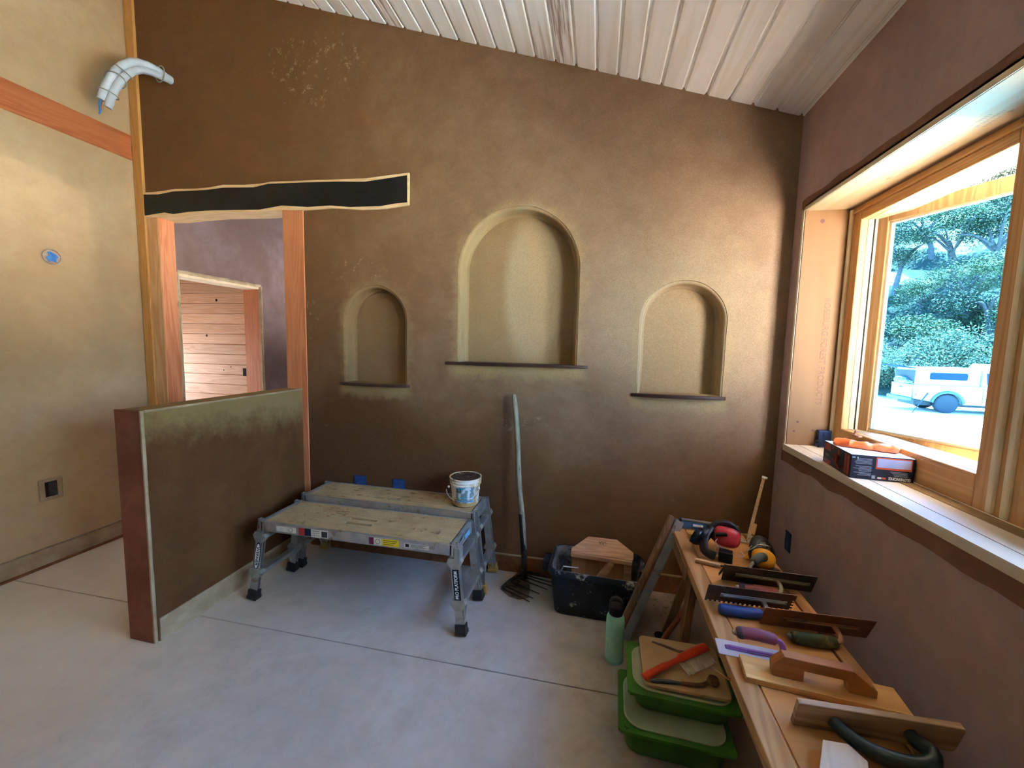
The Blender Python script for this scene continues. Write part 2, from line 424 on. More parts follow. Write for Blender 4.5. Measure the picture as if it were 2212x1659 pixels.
# corner strip and fir posts of the doorway
mb = MB(); mb.box(-3.695, -3.612, YB - .02, YB + .03, 0, ceil_z(-3.65) + .02, bev=.004); struct('trim_1', mb, M_trim)
mb = MB(); mb.box(-3.612, -3.50, YB - .006, YB + .125, 0, 2.60, bev=.004); o = struct('trim_2', mb, M_firp)
MB().box(-3.5, -3.4975, YB - .002, YB + .12, 0, 2.565).build('heartwood_face', M_fir, o, label='pinkish heartwood side')
mb = MB(); mb.box(-2.342, -2.166, YB - .006, YB + .16, 0, 2.57, bev=.004); struct('trim_3', mb, M_fir)
# horizontal fir beam let into the left wall
o = MB().box(XL - .02, XL + .004, YR, YB - .02, 3.003, 3.193, bev=.002).build('fir_beam', M_firx)
tag(o, 'long reddish fir beam let flush into the beige left wall', 'beam')

# ceiling boards
def ceiling():
    mb = MB(); n0 = -36; w = .1275
    ang = math.atan(.318)
    for i in range(-26, 15):
        x0 = -.589 + i * w; x1 = x0 + w
        if x0 > XR + .1: break
        g = .0055; c = .007
        for (a, b, dz) in ((x0 + g, x1 - g, 0),):
            pts = [(a, ceil_z(a) + c), (a + c, ceil_z(a + c)), (b - c, ceil_z(b - c)), (b, ceil_z(b) + c), (b, ceil_z(b) + .02), (a, ceil_z(a) + .02)]
            mb.poly(pts, YR - .1, YB + .01, axis='y')
    mb.poly([(-4.1, ceil_z(-4.1) + .015), (XR + .3, ceil_z(XR + .3) + .015), (XR + .3, ceil_z(XR + .3) + .1), (-4.1, ceil_z(-4.1) + .1)], YR - .1, YB + .01, axis='y')
    return struct('ceiling', mb, M_ceil)
ceiling()

# half wall
mb = MB(); mb.box(-2.372, -2.214, 1.592, YB, .0, 1.235, bev=.004)
hw = struct('wall_half', mb, M_half)
mb = MB(); mb.box(-2.382, -2.222, 1.575, 1.596, 0, 1.236, bev=.003).jitter(.0015, 14); mb.build('end_face', M_halfend, hw, label='red-brown unplastered end')
mb = MB()
mb.tube([(-2.216, 1.582, .004 + i * .0616) for i in range(21)], [.009 + .003 * noise.noise(Vector((i * .8, 3, 0))) for i in range(21)], 6)
mb.tube([(-2.212, 1.59 + i * .0561, 1.232) for i in range(21)], [.007 + .002 * noise.noise(Vector((i * .8, 7, 0))) for i in range(21)], 6)
mb.build('corner_bead', M_base, hw, smooth=True, label='pale crumbly edge strip')
mb = MB(); mb.box(-2.216, -2.206, 1.60, YB, 0, .125).jitter(.002, 10); mb.build('base_strip', M_base, hw, label='pale base strip')

# right wall with the long window opening
WY0, WY1, WZ0, WZ1 = -.43, 2.592, 1.066, 2.368
mb = MB(); T = .30
mb.box(XR, XR + T, WY1 + .018, YB + .3, 0, 3.1); mb.box(XR, XR + T, YR, WY0, 0, 3.1)
mb.box(XR, XR + T, WY0, WY1 + .018, 0, WZ0 - .03); mb.box(XR, XR + T, WY0, WY1 + .018, WZ1 + .028, 3.1)
struct('wall_right', mb, M_right)
# wall behind the camera with two tall openings
mb = MB()
mb.box(-4.0, 1.5, YR - .15, YR, 0, 5)
struct('wall_rear', mb, M_left)

# ---------------------------------------------------------------- window on the right
XF = 1.30
mb = MB()
mb.box(XR - .004, XF + .08, WY1, WY1 + .02, WZ0, WZ1 + .02)
o = struct('trim_7', mb, M_lvl)
text('ROSEBURG FOREST PRODUCTS', .042, mat('faded_ink', (122, 86, 62)), 'stamp', o, Matrix.Translation((1.225, WY1 - .0012, 1.60)) @ Matrix.Rotation(pi / 2, 4, 'X') @ Matrix.Rotation(-pi / 2, 4, 'Z'))
mb = MB()
for x, z, r in ((1.165, 2.31, .011), (1.13, 1.20, .007), (1.21, 1.155, .006), (1.115, 1.145, .006)): mb.lathe([(r, 0), (0, .0008)], 12, M=Matrix.Translation((x, WY1 - .0002, z)) @ Matrix.Rotation(pi / 2, 4, 'X'))
mb.build('knots', mat('knot_brown', (104, 66, 70)), o)
mb = MB(); mb.box(XR - .004, XF + .08, WY0, WY1 + .02, WZ1, WZ1 + .03)
o = struct('trim_8', mb, M_lvly)
mi = mat('grey_stamp_ink', (150, 140, 128))
mb = MB(); rs = random.Random(5)
for y0, n in ((2.16, 9), (1.98, 12), (1.74, 10)):
    for row in range(3):
        for q in range(n):
            if rs.random() < .75:
                y = y0 - q * .011; x = 1.19 + row * .022; mb.box(x, x + rs.uniform(.006, .014), y, y + rs.uniform(.002, .006), WZ1 - .0006, WZ1 + .0002)
mb.build('stamp', mi, o, kind='stuff')
mb = MB(); mb.box(XR - .012, XF + .08, WY0, WY1 + .01, WZ0 - .035, WZ0)
sill = struct('trim_9', mb, M_sill)
MB().box(XR + .062, XR + .064, WY0, WY1, WZ0, WZ0 + .0006).build('groove', M_blackhole, sill)
M_osb = plaster('rough_strip', (150, 126, 92), (172, 146, 108), (90, 78, 70), sc=9)
MB().box(XF - .055, XF - .002, WY0, 2.10, WZ0, WZ0 + .0035).jitter(.0012, 30).build('filler_strip', M_osb, sill)
# pale stop edges round the opening and the uncoloured plaster margin
mb = MB(); mb.box(XR - .006, XR + .0, WY1 + .0, WY1 + .02, WZ0 - .03, WZ1 + .02); mb.box(XR - .006, XR, WY0, WY1 + .02, WZ1, WZ1 + .02)
struct('trim_10', mb, M_light)
mb = MB()
N = 60; zt = [WZ1 + .062 + .012 * noise.noise(Vector((i * .35, 1, 0))) for i in range(N + 1)]
ys = [WY0 + (WY1 + .04 - WY0) * i / N for i in range(N + 1)]
mb.poly([(y, z) for y, z in zip(ys, zt)] + [(WY1 + .04, WZ1 + .02), (WY0, WZ1 + .02)], XR - .004, XR + .002, axis='x')
zb = [WZ0 - .10 + .015 * noise.noise(Vector((i * .35, 5, 0))) for i in range(N + 1)]
mb.poly([(y, z) for y, z in zip(ys, zb)] + [(WY1 + .04, WZ0 - .03), (WY0, WZ0 - .03)], XR - .004, XR + .002, axis='x')
struct('trim_11', mb, plaster('plaster_margin', (128, 92, 74), (140, 104, 84), (100, 74, 62), sc=8))

def frame_bay(name, y1, y0):
    """one bay: opening from y1 (far) to y0 (near); casing 10 cm round it"""
    mb = MB(); zt, zb = 2.285, 1.19
    mb.box(XF, XF + .035, y1, y1 + .10, WZ0 + .004, WZ1 - .002, bev=.005)
    mb.box(XF, XF + .035, y0 - .10, y0, WZ0 + .004, WZ1 - .002, bev=.005)
    f = struct(name, mb, M_framev)
    mb = MB()
    mb.box(XF, XF + .035, y0, y1, zt, WZ1 - .002, bev=.005); mb.box(XF, XF + .035, y0, y1, WZ0 + .004, zb, bev=.005)
    mb.box(XF - .008, XF + .002, y0 - .08, y1 + .08, zt + .045, zt + .055, bev=.003)
    mb.build('rails', M_frame, f)
    # stepped cove toward the room
    mb = MB()
    for e in (y1 + .075, y0 - .075): mb.box(XF - .014, XF + .003, e - .011, e + .011, WZ0 + .01, WZ1 - .01, bev=.006)
    mb.build('cove', M_light, f)
    # outer part of the jamb, paler
    mb = MB(); g = .012
    for a, b in ((y1 + 0, y1 + g), (y0 - g, y0)):
        mb.box(XF + .035, XF + .14, a, b, zb, zt)
    mb.box(XF + .035, XF + .14, y0, y1, zt, zt + g); mb.box(XF + .035, XF + .14, y0, y1, zb - g, zb)
    mb.box(XF + .030, XF + .034, y0 - .002, y1 + .002, zb - .004, zb + .001)
    mb.build('outer_jamb', M_jam, f)
    mb = MB(); mb.box(XF + .06, XF + .065, y1 - .003, y1 + .001, zb, zt); mb.build('groove', M_blackhole, f)
    mb = MB(); mb.box(XF + .14, XF + .20, y0 - .1, y1 + .1, zb - .09, zb - .012); mb.build('outer_sill', M_sash, f)
    return f
M_glass = None
def glass(name, tint):
    m = bpy.data.materials.new(name); m.use_nodes = True; t = m.node_tree; t.nodes.clear()
    o = t.nodes.new('ShaderNodeOutputMaterial'); mx = t.nodes.new('ShaderNodeMixShader'); tr = t.nodes.new('ShaderNodeBsdfTransparent'); gl = t.nodes.new('ShaderNodeBsdfGlossy')
    fr = t.nodes.new('ShaderNodeFresnel'); fr.inputs[0].default_value = 1.3
    tr.inputs[0].default_value = tint; gl.inputs['Roughness'].default_value = .02
    t.links.new(fr.outputs[0], mx.inputs[0]); t.links.new(tr.outputs[0], mx.inputs[1]); t.links.new(gl.outputs[0], mx.inputs[2]); t.links.new(mx.outputs[0], o.inputs[0])
    return m
M_glass = glass('blue_tinted_glass', (.38, .68, .86, 1)); M_clear = glass('clear_glass', (.88, .93, .92, 1))
def sash(parent, w, h, hinge, ang, mg):
    """casement sash: local x runs from the hinge, local y is outward thickness"""
    s = bpy.data.objects.new('sash', None); COL.objects.link(s); s.parent = parent
    s.location = hinge; s.rotation_euler = (0, 0, ang)
    b = .062
    mb = MB(); mb.box(0, b, 0, .045, 0, h, bev=.004); mb.box(w - b, w, 0, .045, 0, h, bev=.004)
    mb.box(b, w - b, 0, .045, 0, b, bev=.004); mb.box(b, w - b, 0, .045, h - b, h, bev=.004)
    mb.build('sash_frame', M_sash, s)
    mb = MB()
    for x0, x1, z0, z1 in ((b, b + .012, b, h - b), (w - b - .012, w - b, b, h - b), (b, w - b, b, b + .010), (b, w - b, h - b - .010, h - b)): mb.box(x0, x1, .006, .03, z0, z1)
    mb.build('glazing_bead', M_jam, s)
    MB().box(b + .005, w - b - .005, .016, .020, b + .005, h - b - .005).build('pane', mg, s)
    return s
w1 = frame_bay('window_1', 2.50, 1.69)
w2 = frame_bay('window_2', 1.49, .68)
w3 = frame_bay('window_3', .48, -.33)
A = radians(-90 + 25.1)
SZ0, SH = 1.135, 1.185
sash(w1, .80, SH, (1.372, 2.512, SZ0), A, M_glass)
sash(w2, .82, SH - .06, (1.375, 1.495, SZ0 + .03), -pi / 2, M_clear)
sash(w3, .82, SH - .06, (1.375, .485, SZ0 + .03), -pi / 2, M_clear)
mb = MB(); mb.box(XF - .02, XF + .0, 2.31, 2.37, 1.178, 1.188, bev=.003); mb.tube([(XF - .01, 2.36, 1.185), (XF - .01, 2.345, 1.21), (XF - .012, 2.335, 1.205)], .006, 8)
mb.build('sash_lock', mat('worn_red_metal', (170, 92, 70), (196, 160, 130), scale=60, rough=.4), w1, smooth=True)

# lintel slab over the doorway
WTOP = [(-3.598, 2.755), (-3.508, 2.754), (-3.388, 2.759), (-3.3, 2.766), (-3.098, 2.757), (-2.971, 2.759), (-2.845, 2.771), (-2.655, 2.76), (-2.522, 2.76), (-2.417, 2.768), (-2.263, 2.763), (-2.074, 2.758), (-1.771, 2.749), (-1.653, 2.745), (-1.514, 2.753), (-1.321, 2.763)]
BTOP = [(-3.61, 2.739), (-3.465, 2.732), (-3.316, 2.747), (-3.0, 2.741), (-2.846, 2.749), (-2.576, 2.736), (-2.444, 2.754), (-2.137, 2.746), (-1.891, 2.737), (-1.653, 2.723), (-1.491, 2.734), (-1.333, 2.746)]
BBOT = [(-3.61, 2.577), (-3.415, 2.592), (-3.328, 2.576), (-3.181, 2.587), (-2.967, 2.588), (-2.53, 2.574), (-2.333, 2.594), (-2.117, 2.573), (-1.931, 2.575), (-1.774, 2.557), (-1.539, 2.552), (-1.424, 2.564), (-1.333, 2.567)]
WBOT = [(-3.6, 2.565), (-3.374, 2.556), (-3.183, 2.566), (-2.968, 2.57), (-2.531, 2.560), (-2.334, 2.565), (-2.15, 2.553), (-1.919, 2.557), (-1.679, 2.535), (-1.493, 2.535), (-1.322, 2.552)]
lt = thing('lintel_slab', 'live-edge pale wood lintel slab with black face over the doorway', 'lintel')
MB().poly(WTOP + WBOT[::-1], YB - .016, YB + .15, axis='y').build('slab', M_pale, lt)
MB().poly(BTOP + BBOT[::-1], YB - .018, YB - .0158, axis='y').build('face_panel', M_black, lt, label='black paper-covered face')

# room beyond the doorway
mb = MB()
mb.box(-3.93, -3.75, 2.88, 3.04, 0, 3.6); mb.box(-3.93, -3.75, 3.97, 6.1, 0, 3.6); mb.box(-3.93, -3.75, 3.04, 3.97, 2.20, 3.6)
struct('wall_hall', mb, M_room2)
mb = MB(); yy = [3.04 + .93 * i / 20 for i in range(21)]
mb.tube([(-3.75, y, 2.20 + .002 * (i % 3)) for i, y in enumerate(yy)], [.018 + .006 * noise.noise(Vector((i * 1.3, 0, 0))) for i in range(21)], 6)
for y in (3.04, 3.97): mb.tube([(-3.75, y, 2.2 * i / 24) for i in range(25)], [.018 + .007 * noise.noise(Vector((i * 1.3, y, 0))) for i in range(25)], 6)
struct('trim_12', mb, M_edge)
mb = MB(); mb.box(-3.96, -3.752, 3.955, 3.975, 0, 2.17); struct('trim_13', mb, M_fir)
mb = MB(); mb.box(-3.96, -3.752, 3.04, 3.97, 2.165, 2.19); struct('trim_14', mb, M_light)
mb = MB()
for i in range(24): mb.box(-5.6, -3.93, 3.98, 4.0, .01 + i * .118 + .002, .01 + (i + 1) * .118 - .002, bev=.003, seg=1)
mb.box(-5.6, -3.93, 4.0, 4.06, 0, 3.0)
cl = struct('wall_cladding', mb, M_plankwall)
mb = MB()
for x, z, r in ((-4.36, 2.05, .016), (-4.52, 1.64, .014), (-4.2, 1.28, .008), (-4.3, 1.24, .008)): mb.lathe([(r, 0), (0, .001)], 10, M=Matrix.Translation((x, 3.9795, z)) @ Matrix.Rotation(pi / 2, 4, 'X'))
mb.build('knots', M_blackhole, cl)
o = MB().box(-4.03, -3.99, 3.975, 3.981, 1.18, 1.27).build('outlet_hole', M_blackhole); tag(o, 'small dark outlet hole cut in the pine plank wall beyond the doorway', 'outlet')
mb = MB(); mb.box(-5.7, -5.6, 2.7, 6.1, 1.35, 3.6); mb.box(-5.7, -5.6, 2.7, 6.1, 0, .9); mb.box(-5.7, -3.9, 2.75, 2.88, 0, 3.6); struct('wall_store', mb, M_left)  # window gap added in this unseen wall to light the cladding
mb = MB(); mb.box(-5.7, 1.4, 2.87, 7.2, 3.56, 3.66); struct('ceiling_hall', mb, M_ceil)  # slab runs past the far wall as an unseen overhang, added to block sun
mb = MB(); mb.box(-.9, -.8, 2.88, 6.1, 0, 3.6); mb.box(-3.8, -.8, 6.1, 6.2, 0, 1.1); mb.box(-3.8, -.8, 6.1, 6.2, 2.0, 3.6); mb.box(-5.7, -2.4, 6.1, 6.2, 0, 3.6); struct('wall_hall_far', mb, M_room2)
# ---------------------------------------------------------------- small wall things
M_alu = mat('dusty_aluminium', (168, 168, 168), (190, 188, 182), scale=12, rough=.42, metal=.75, dirt=((150, 134, 110), .6, 14))
M_aludirt = mat('mud_caked_aluminium', (162, 138, 100), (178, 154, 116), scale=7, rough=.85, dirt=((122, 92, 60), .64, 10), bump=.15)
M_gusset = mat('grey_cast_bracket', (150, 146, 136), (170, 166, 154), scale=20, rough=.5, metal=.4)
M_rubber = mat('black_rubber', (22, 22, 24), (48, 44, 40), scale=14, rough=.7)
M_yellowfoot = mat('yellow_plastic', (196, 158, 78), (168, 132, 72), scale=20, rough=.6)
M_blue = mat('blue_masking_tape', (44, 110, 190), (70, 140, 210), scale=18, rough=.6)
M_bluedk = mat('dark_blue_plastic', (28, 44, 84), (44, 62, 100), scale=20, rough=.5, dirt=((120, 120, 120), .7, 40))
M_white = mat('white_plastic', (232, 230, 224), (214, 208, 196), scale=9, rough=.5)

for i, (nm, lb, x0, x1, z, d) in enumerate((('niche_shelf', 'dark wooden shelf at the foot of the big middle niche', -1.053, -.064, 1.462, .045),
        ('niche_shelf', 'dark bow-fronted wooden shelf at the foot of the small niche beside the doorway', -1.89, -1.322, 1.285, .05),
        ('niche_shelf', 'brown wooden shelf at the foot of the niche nearest the window', .214, .778, 1.296, .045))):
    cx, hwid = (x0 + x1) / 2, (x1 - x0) / 2
    n = 24; pts = []
    for k in range(n + 1):
        t = -1 + 2 * k / n; pts.append((cx + hwid * t, YB - .008 - (d * (1 - abs(t) ** 4) * (.75 + .25 * (1 - t * t)))))
    pts += [(x1 - .03, YB - .001), (x1 - .03, YB + .02), (x0 + .03, YB + .02), (x0 + .03, YB - .001)]
    ni = NICHES[i]; pts = pts[:-4] + [(x1, YB - .002), (ni['xr'], YB - .002), (ni['xr'], YB + .10), (ni['xl'], YB + .10), (ni['xl'], YB - .002), (x0, YB - .002)]
    o = MB().poly(pts, z - .004, z + .0165, axis='z', bev=.004).build(nm, M_walnut, smooth=30)
    tag(o, lb, 'shelf')

def wall_box(x, z, w, h, lb):
    t = thing('outlet_box', lb, 'outlet box', (x, YB, z))
    MB().box(-w / 2, w / 2, -.006, .0, -h / 2, h / 2).build('box_rim', M_bluedk, t)
    MB().box(-w / 2 + .007, w / 2 - .007, -.0075, -.004, -h / 2 + .007, h / 2 - .007).jitter(.001, 40).build('tape', M_blue if 0 else mat('dark_blue_tape', (30, 60, 112), (52, 88, 140), scale=26, rough=.5, dirt=((120, 96, 66), .64, 22)), t)
wall_box(-1.731, .545, .103, .10, 'blue taped outlet box in the back wall, next to the half wall')
wall_box(-1.411, .545, .103, .10, 'blue taped outlet box in the back wall, nearer the white bucket')
t = thing('outlet_box', 'narrow blue outlet box in the right wall under the window', 'outlet box', (XR, 2.462, .542))
MB().box(-.006, 0, -.033, .033, -.055, .055, bev=.004).build('box_rim', M_bluedk, t)
MB().box(-.0075, -.004, -.024, .024, -.045, .045).build('cover', mat('shaded_navy_tape', (26, 50, 96), (38, 66, 112), scale=20), t)
t = thing('outlet_hole', 'black open outlet hole low in the beige left wall', 'outlet', (XL, 2.04, .538))
MB().box(-.001, .004, -.062, .062, -.075, .075, bev=.006).jitter(.004, 22).build('crumbled_rim', M_base, t)
MB().box(0, .006, -.032, .032, -.052, .052).build('opening', M_blackhole, t)
MB().box(0, .008, -.016, .03, -.046, .05, bev=.004).build('cover', mat('charcoal_plastic', (40, 38, 34), (60, 56, 50), scale=30), t)
t = thing('junction_box_cover', 'round box in the beige wall covered with bright blue tape', 'outlet box', (XL, 2.148, 2.138), (0, pi / 2, 0))
MB().lathe([(.052, 0), (.052, .006), (.046, .008), (.044, .003), (0, .003)], 28).build('rim', mat('pale_plastic_rim', (190, 170, 150), (170, 140, 120), scale=30), t, smooth=True)
MB().poly([(-.036, -.008), (-.02, .02), (-.004, .034), (.01, .022), (.034, .018), (.026, -.006), (.036, -.02), (.006, -.034), (-.008, -.018), (-.03, -.026)], .003, .007, axis='z').jitter(.003, 60).build('tape', M_blue, t)

# cable bundle out of the back wall
t = thing('cable_bundle', 'white insulated pipe bundle tied with wire, hanging out of the wall above the doorway', 'cable', (0, 0, 0))
M_foam = mat('white_foam_sleeve', (205, 215, 225), (186, 196, 208), scale=8, rough=.7)
P = [(-3.30, 2.72, 3.572), (-3.318, 2.6, 3.575), (-3.345, 2.5, 3.545), (-3.385, 2.43, 3.46), (-3.43, 2.39, 3.345), (-3.466, 2.37, 3.23)]
def spline(P, n=6):
    out = []; P = [Vector(p) for p in P]
    for i in range(len(P) - 1):
        a, b, c, d = P[max(i - 1, 0)], P[i], P[i + 1], P[min(i + 2, len(P) - 1)]
        for k in range(n):
            u = k / n; out.append(.5 * ((2 * b) + (c - a) * u + (2 * a - 5 * b + 4 * c - d) * u * u + (3 * b - a - 3 * c + d) * u ** 3))
    out.append(P[-1]); return out
def off(L, o): return [p + Vector(o) * min(1, i / 5) for i, p in enumerate(L)]
S = spline(P)
def ribbed(n, r): return [r + .0015 * sin(i * 2.1) for i in range(n)]
MB().tube(off(S, (-.012, -.01, .022)), ribbed(len(S), .027), 14).build('pipe_sleeve', M_foam, t, smooth=50)
MB().tube(off(S, (.016, .008, -.022)), ribbed(len(S), .024), 14).build('pipe_sleeve', M_foam, t, smooth=50)
M_tie = mat('grey_wire', (150, 150, 146), (176, 170, 160), rough=.5, metal=.3)
for i, ax in ((4, (.2, 1, .0)), (17, (.5, .3, .8)), (21, (-.3, .5, .9)), (26, (.2, .2, 1))):
    c = S[i]; ax = Vector(ax).normalized(); u = ax.orthogonal().normalized(); w = ax.cross(u)
    MB().tube([c + (u * cos(a) + w * sin(a)) * .056 for a in [2 * pi * k / 20 for k in range(21)]], .004, 6).build('tie_wire', M_tie, t, smooth=True)
e = S[-1]
MB().tube([e + Vector((-.02, -.012, .02)), e + Vector((-.022, -.014, -.02)), e + Vector((-.028, -.01, -.05)), e + Vector((-.04, -.01, -.07))], [.009, .009, .006, .004], 8).build('wire_end', M_blue, t, smooth=True)
MB().tube([e + Vector((0, -.012, .01)), e + Vector((-.012, -.014, -.03)), e + Vector((-.03, -.01, -.04))], .004, 6).build('wire_end', mat('copper_wire', (170, 110, 80)), t, smooth=True)

# ---------------------------------------------------------------- work platforms
def platform(label, name, x0, x1, y0, y1, h, feet_mats, labels, group):
    t = thing(name, label, 'work platform', ((x0 + x1) / 2, (y0 + y1) / 2, 0), group=group)
    w, d = (x1 - x0) / 2, (y1 - y0) / 2; rim = .058
    # deck: five ribbed planks with two hand slots
    mb = MB(); nb = 5; bw = (2 * d - .03) / nb
    for i in range(nb):
        a = -d + .015 + i * bw
        if i in (1, 2):
            s0 = a + bw * (.42 if i == 1 else .34); s1 = s0 + .024
            mb.box(-w + .02, -.12, a + .001, a + bw - .001, h - .012, h, bev=.0015, seg=1); mb.box(.06, w - .02, a + .001, a + bw - .001, h - .012, h, bev=.0015, seg=1)
            mb.box(-.12, .06, a + .001, s0, h - .012, h); mb.box(-.12, .06, s1, a + bw - .001, h - .012, h)
        else: mb.box(-w + .02, w - .02, a + .001, a + bw - .001, h - .012, h, bev=.0015, seg=1)
        for q in (.2, .5, .8): mb.box(-w + .02, w - .02 if i not in (1, 2) else -.12, a + bw * q - .002, a + bw * q + .002, h - .002, h + .002)
    mb.build('deck', M_aludirt, t)
    MB().box(-.13, .07, -d + .02 + bw, -d + .01 + 3 * bw, h - .02, h - .014).build('slot_shade', M_blackhole, t)  # black pan painting in the shade seen through the hand slots
    mb = MB(); mb.box(-w, w, -d, -d + .016, h - rim, h + .001, bev=.002); mb.box(-w, w, -d, -d + .03, h - rim, h - rim + .003)
    mb.build('side_rail', M_alu, t)
    mb = MB(); mb.box(-w, w, d - .016, d, h - rim, h + .001, bev=.002); mb.build('side_rail', M_alu, t)
    for s in (-1, 1):
        mb = MB(); mb.box(s * w - .012, s * w + .012, -d, d, h - rim, h + .002, bev=.002); mb.box(s * w - .004, s * w + .02, -d + .05, d - .05, h - rim, h - .02, bev=.003)
        mb.build('end_rail', M_alu, t)
    k = 0
    for s in (-1, 1):
        for q in (-1, 1):
            top = Vector((s * (w + .004), q * (d - .024), h - .004)); bot = Vector((s * (w + .064), q * (d + (.004 if (q < 0) == bool(labels) else -.028)), .022))
            ax = (bot - top).normalized(); L = (bot - top).length
            R = ax.to_track_quat('Z', 'Y').to_matrix().to_4x4()
            # make local x face outward along world x
            zc = ax; xc = Vector((1, 0, 0)) - zc * zc.x; xc.normalize(); yc = zc.cross(xc)
            R = Matrix((xc, yc, zc)).transposed().to_4x4(); M = Matrix.Translation(top) @ R
            mb = MB()
            mb.box(-.026, .026, -.0125 * 1, -.0095, -.01, L, M=M); mb.box(-.026, .026, .0095, .0125, -.01, L, M=M)
            mb.box(-.026 if s < 0 else .0225, -.0225 if s < 0 else .026, -.0125, .0125, -.01, L, M=M)
            lg = mb.build('leg', M_alu, t)
            fm = feet_mats[k]; k += 1
            MB().box(-.031, .031, -.022, .022, L - .045, L + .0, M=M, bev=.004).box(-.033, .033, -.026, .026, L - .008, L + .014, M=M, bev=.003).build('rubber_foot', fm, lg)
            for f in (.22, .70):
                c = L * f; mb = MB()
                mb.poly([(-.034, c - .035), (.034, c - .035), (.044, c - .012), (.02, c + .025), (-.02, c + .025), (-.044, c - .012)], -.019, .019, axis='y', M=M)
                for (a, b) in ((-.03, c - .025), (.03, c - .025), (0, c + .012)): mb.ball((a, .0195, b), .0045, M=M, sub=1)
                mb.build('bracket', M_gusset, lg, label='grey riveted bracket')
        # two steps per end
        for f in (.225, .71):
            z = (h - .004) * (1 - f) + .022 * f; xx = s * (w + .004 + .06 * f); yy = d - .024 - .004 * f
            mb = MB(); mb.box(xx - .022, xx + .024, -yy, yy, z - .012, z + .012, bev=.003)
            mb.build('step', M_alu, t)
        for q in (-1, 1):
            x_ = s * (w + .05)
            MB().tube([(x_ + s * .018, q * (d - .08), .17), (x_ + s * .02, q * (d - .03), .06)], .006, 6).build('leg_brace', M_alu, t)
    return t
PG = 'folding work platforms against the half wall'
t = platform('aluminium folding work platform with a maker\'s oval on its leg, in front', 'work_platform', -1.965, -.742, 2.02, 2.372, .505, (M_rubber, M_rubber, M_rubber, M_rubber), 1, PG)
CX, CY = (-1.965 - .742) / 2, (2.02 + 2.372) / 2; W_, D_ = (1.223) / 2, .176
# stickers on the front rail
M_red = mat('red_sticker', (176, 44, 44)); M_navy = mat('navy_sticker', (24, 28, 52)); M_cream = mat('cream_sticker', (220, 212, 196), (206, 196, 176), scale=30)
M_yel = mat('yellow_sticker', (226, 196, 40)); M_pur = mat('maroon_sticker', (110, 30, 60)); M_ink = mat('black_ink', (16, 16, 18)); M_wtxt = mat('white_lettering', (240, 240, 236))
def sticker(t, items, y, zc, name='sticker'):
    for (x0, x1, hh, m) in items: MB().box(x0, x1, y - .0012, y, zc - hh, zc + hh).build(name, m, t)
yF = -D_ - .0004; zR = .505 - .03
sticker(t, ((-.50, -.365, .017, M_cream), (-.345, -.305, .022, M_red), (-.305, -.262, .022, M_navy), (-.262, -.15, .022, M_cream), (.115, .145, .02, M_pur), (.145, .195, .02, M_cream), (.197, .30, .02, M_yel), (.33, .48, .012, M_cream)), yF, zR)
mb = MB()
for i in range(14): mb.box(-.192 + i * .0028, -.1905 + i * .0028 + .0006 * (i % 3), yF - .0018, yF - .001, zR - .018, zR + .016)
mb.box(.34, .362, yF - .0018, yF - .001, zR - .009, zR + .009)
for i in range(4):
    for j in range(3): mb.box(-.253 + i * .013, -.244 + i * .013, yF - .0018, yF - .001, zR + .012 - j * .013, zR + .015 - j * .013)
for i in range(3): mb.box(.205, .29 - i * .012, yF - .0018, yF - .001, zR + .010 - i * .011, zR + .013 - i * .011)
mb.tube([(-.40 + .013 * cos(a), yF - .0014, zR + .013 * sin(a)) for a in [2 * pi * k / 16 for k in range(17)]], .001, 4)
mb.tube([(.17 + .014 * cos(a), yF - .0014, zR + .014 * sin(a)) for a in [2 * pi * k / 16 for k in range(17)]], .0012, 4)
for i in range(5): mb.box(.372, .47 - .012 * (i % 3), yF - .0018, yF - .001, zR + .008 - i * .004, zR + .0095 - i * .004)
mb.build('sticker_print', M_ink, t, kind='stuff')
def leg_M(s, f0):
    top = Vector((s * (W_ + .004), -(D_ - .024), .501)); bot = Vector((s * (W_ + .064), -(D_ + .004), .022))
    zc = (bot - top).normalized(); xc = Vector((1, 0, 0)) - zc * zc.x; xc.normalize(); yc = zc.cross(xc)
    return Matrix.Translation(top + (bot - top) * f0) @ Matrix((xc, yc, zc)).transposed().to_4x4()
M = leg_M(1, .56) @ Matrix.Rotation(pi / 2, 4, 'X')   # local z outward to the viewer
MB().box(-.019, .019, -.088, .088, -.0002, .0008, M=leg_M(1, .455) @ Matrix.Translation((0, .0128, 0)) @ Matrix.Rotation(-pi / 2, 4, 'X')).build('name_strip', M_ink, t)
text('PRO PLATFORM', .027, M_wtxt, 'lettering', t, leg_M(1, .455) @ Matrix.Translation((0, .0138, .0)) @ Matrix.Rotation(-pi / 2, 4, 'X') @ Matrix.Rotation(pi / 2, 4, 'Z'), sx=.80, bold=.0007)
mo = leg_M(-1, .46) @ Matrix.Translation((0, .0128, 0)) @ Matrix.Rotation(-pi / 2, 4, 'X')
MB().lathe([(1, 0), (1, .0008), (0, .0008)], 32, M=mo @ Matrix.Diagonal((.02, .088, 1, 1))).build('oval_badge', M_navy, t)
MB().lathe([(1, 0), (1, .0014), (0, .0014)], 32, M=mo @ Matrix.Diagonal((.0155, .078, 1, 1))).build('oval_inset', M_wtxt, t)
text('WERNER', .025, M_ink, 'lettering', t, mo @ Matrix.Translation((0, 0, .0018)) @ Matrix.Rotation(-pi / 2, 4, 'Z'), sx=1.18, bold=.0006)
MB().box(-.018, .018, -.014, .012, -.0002, .0008, M=leg_M(-1, .07) @ Matrix.Translation((0, .0128, 0)) @ Matrix.Rotation(-pi / 2, 4, 'X')).build('sticker', M_red, t)
mb = MB()
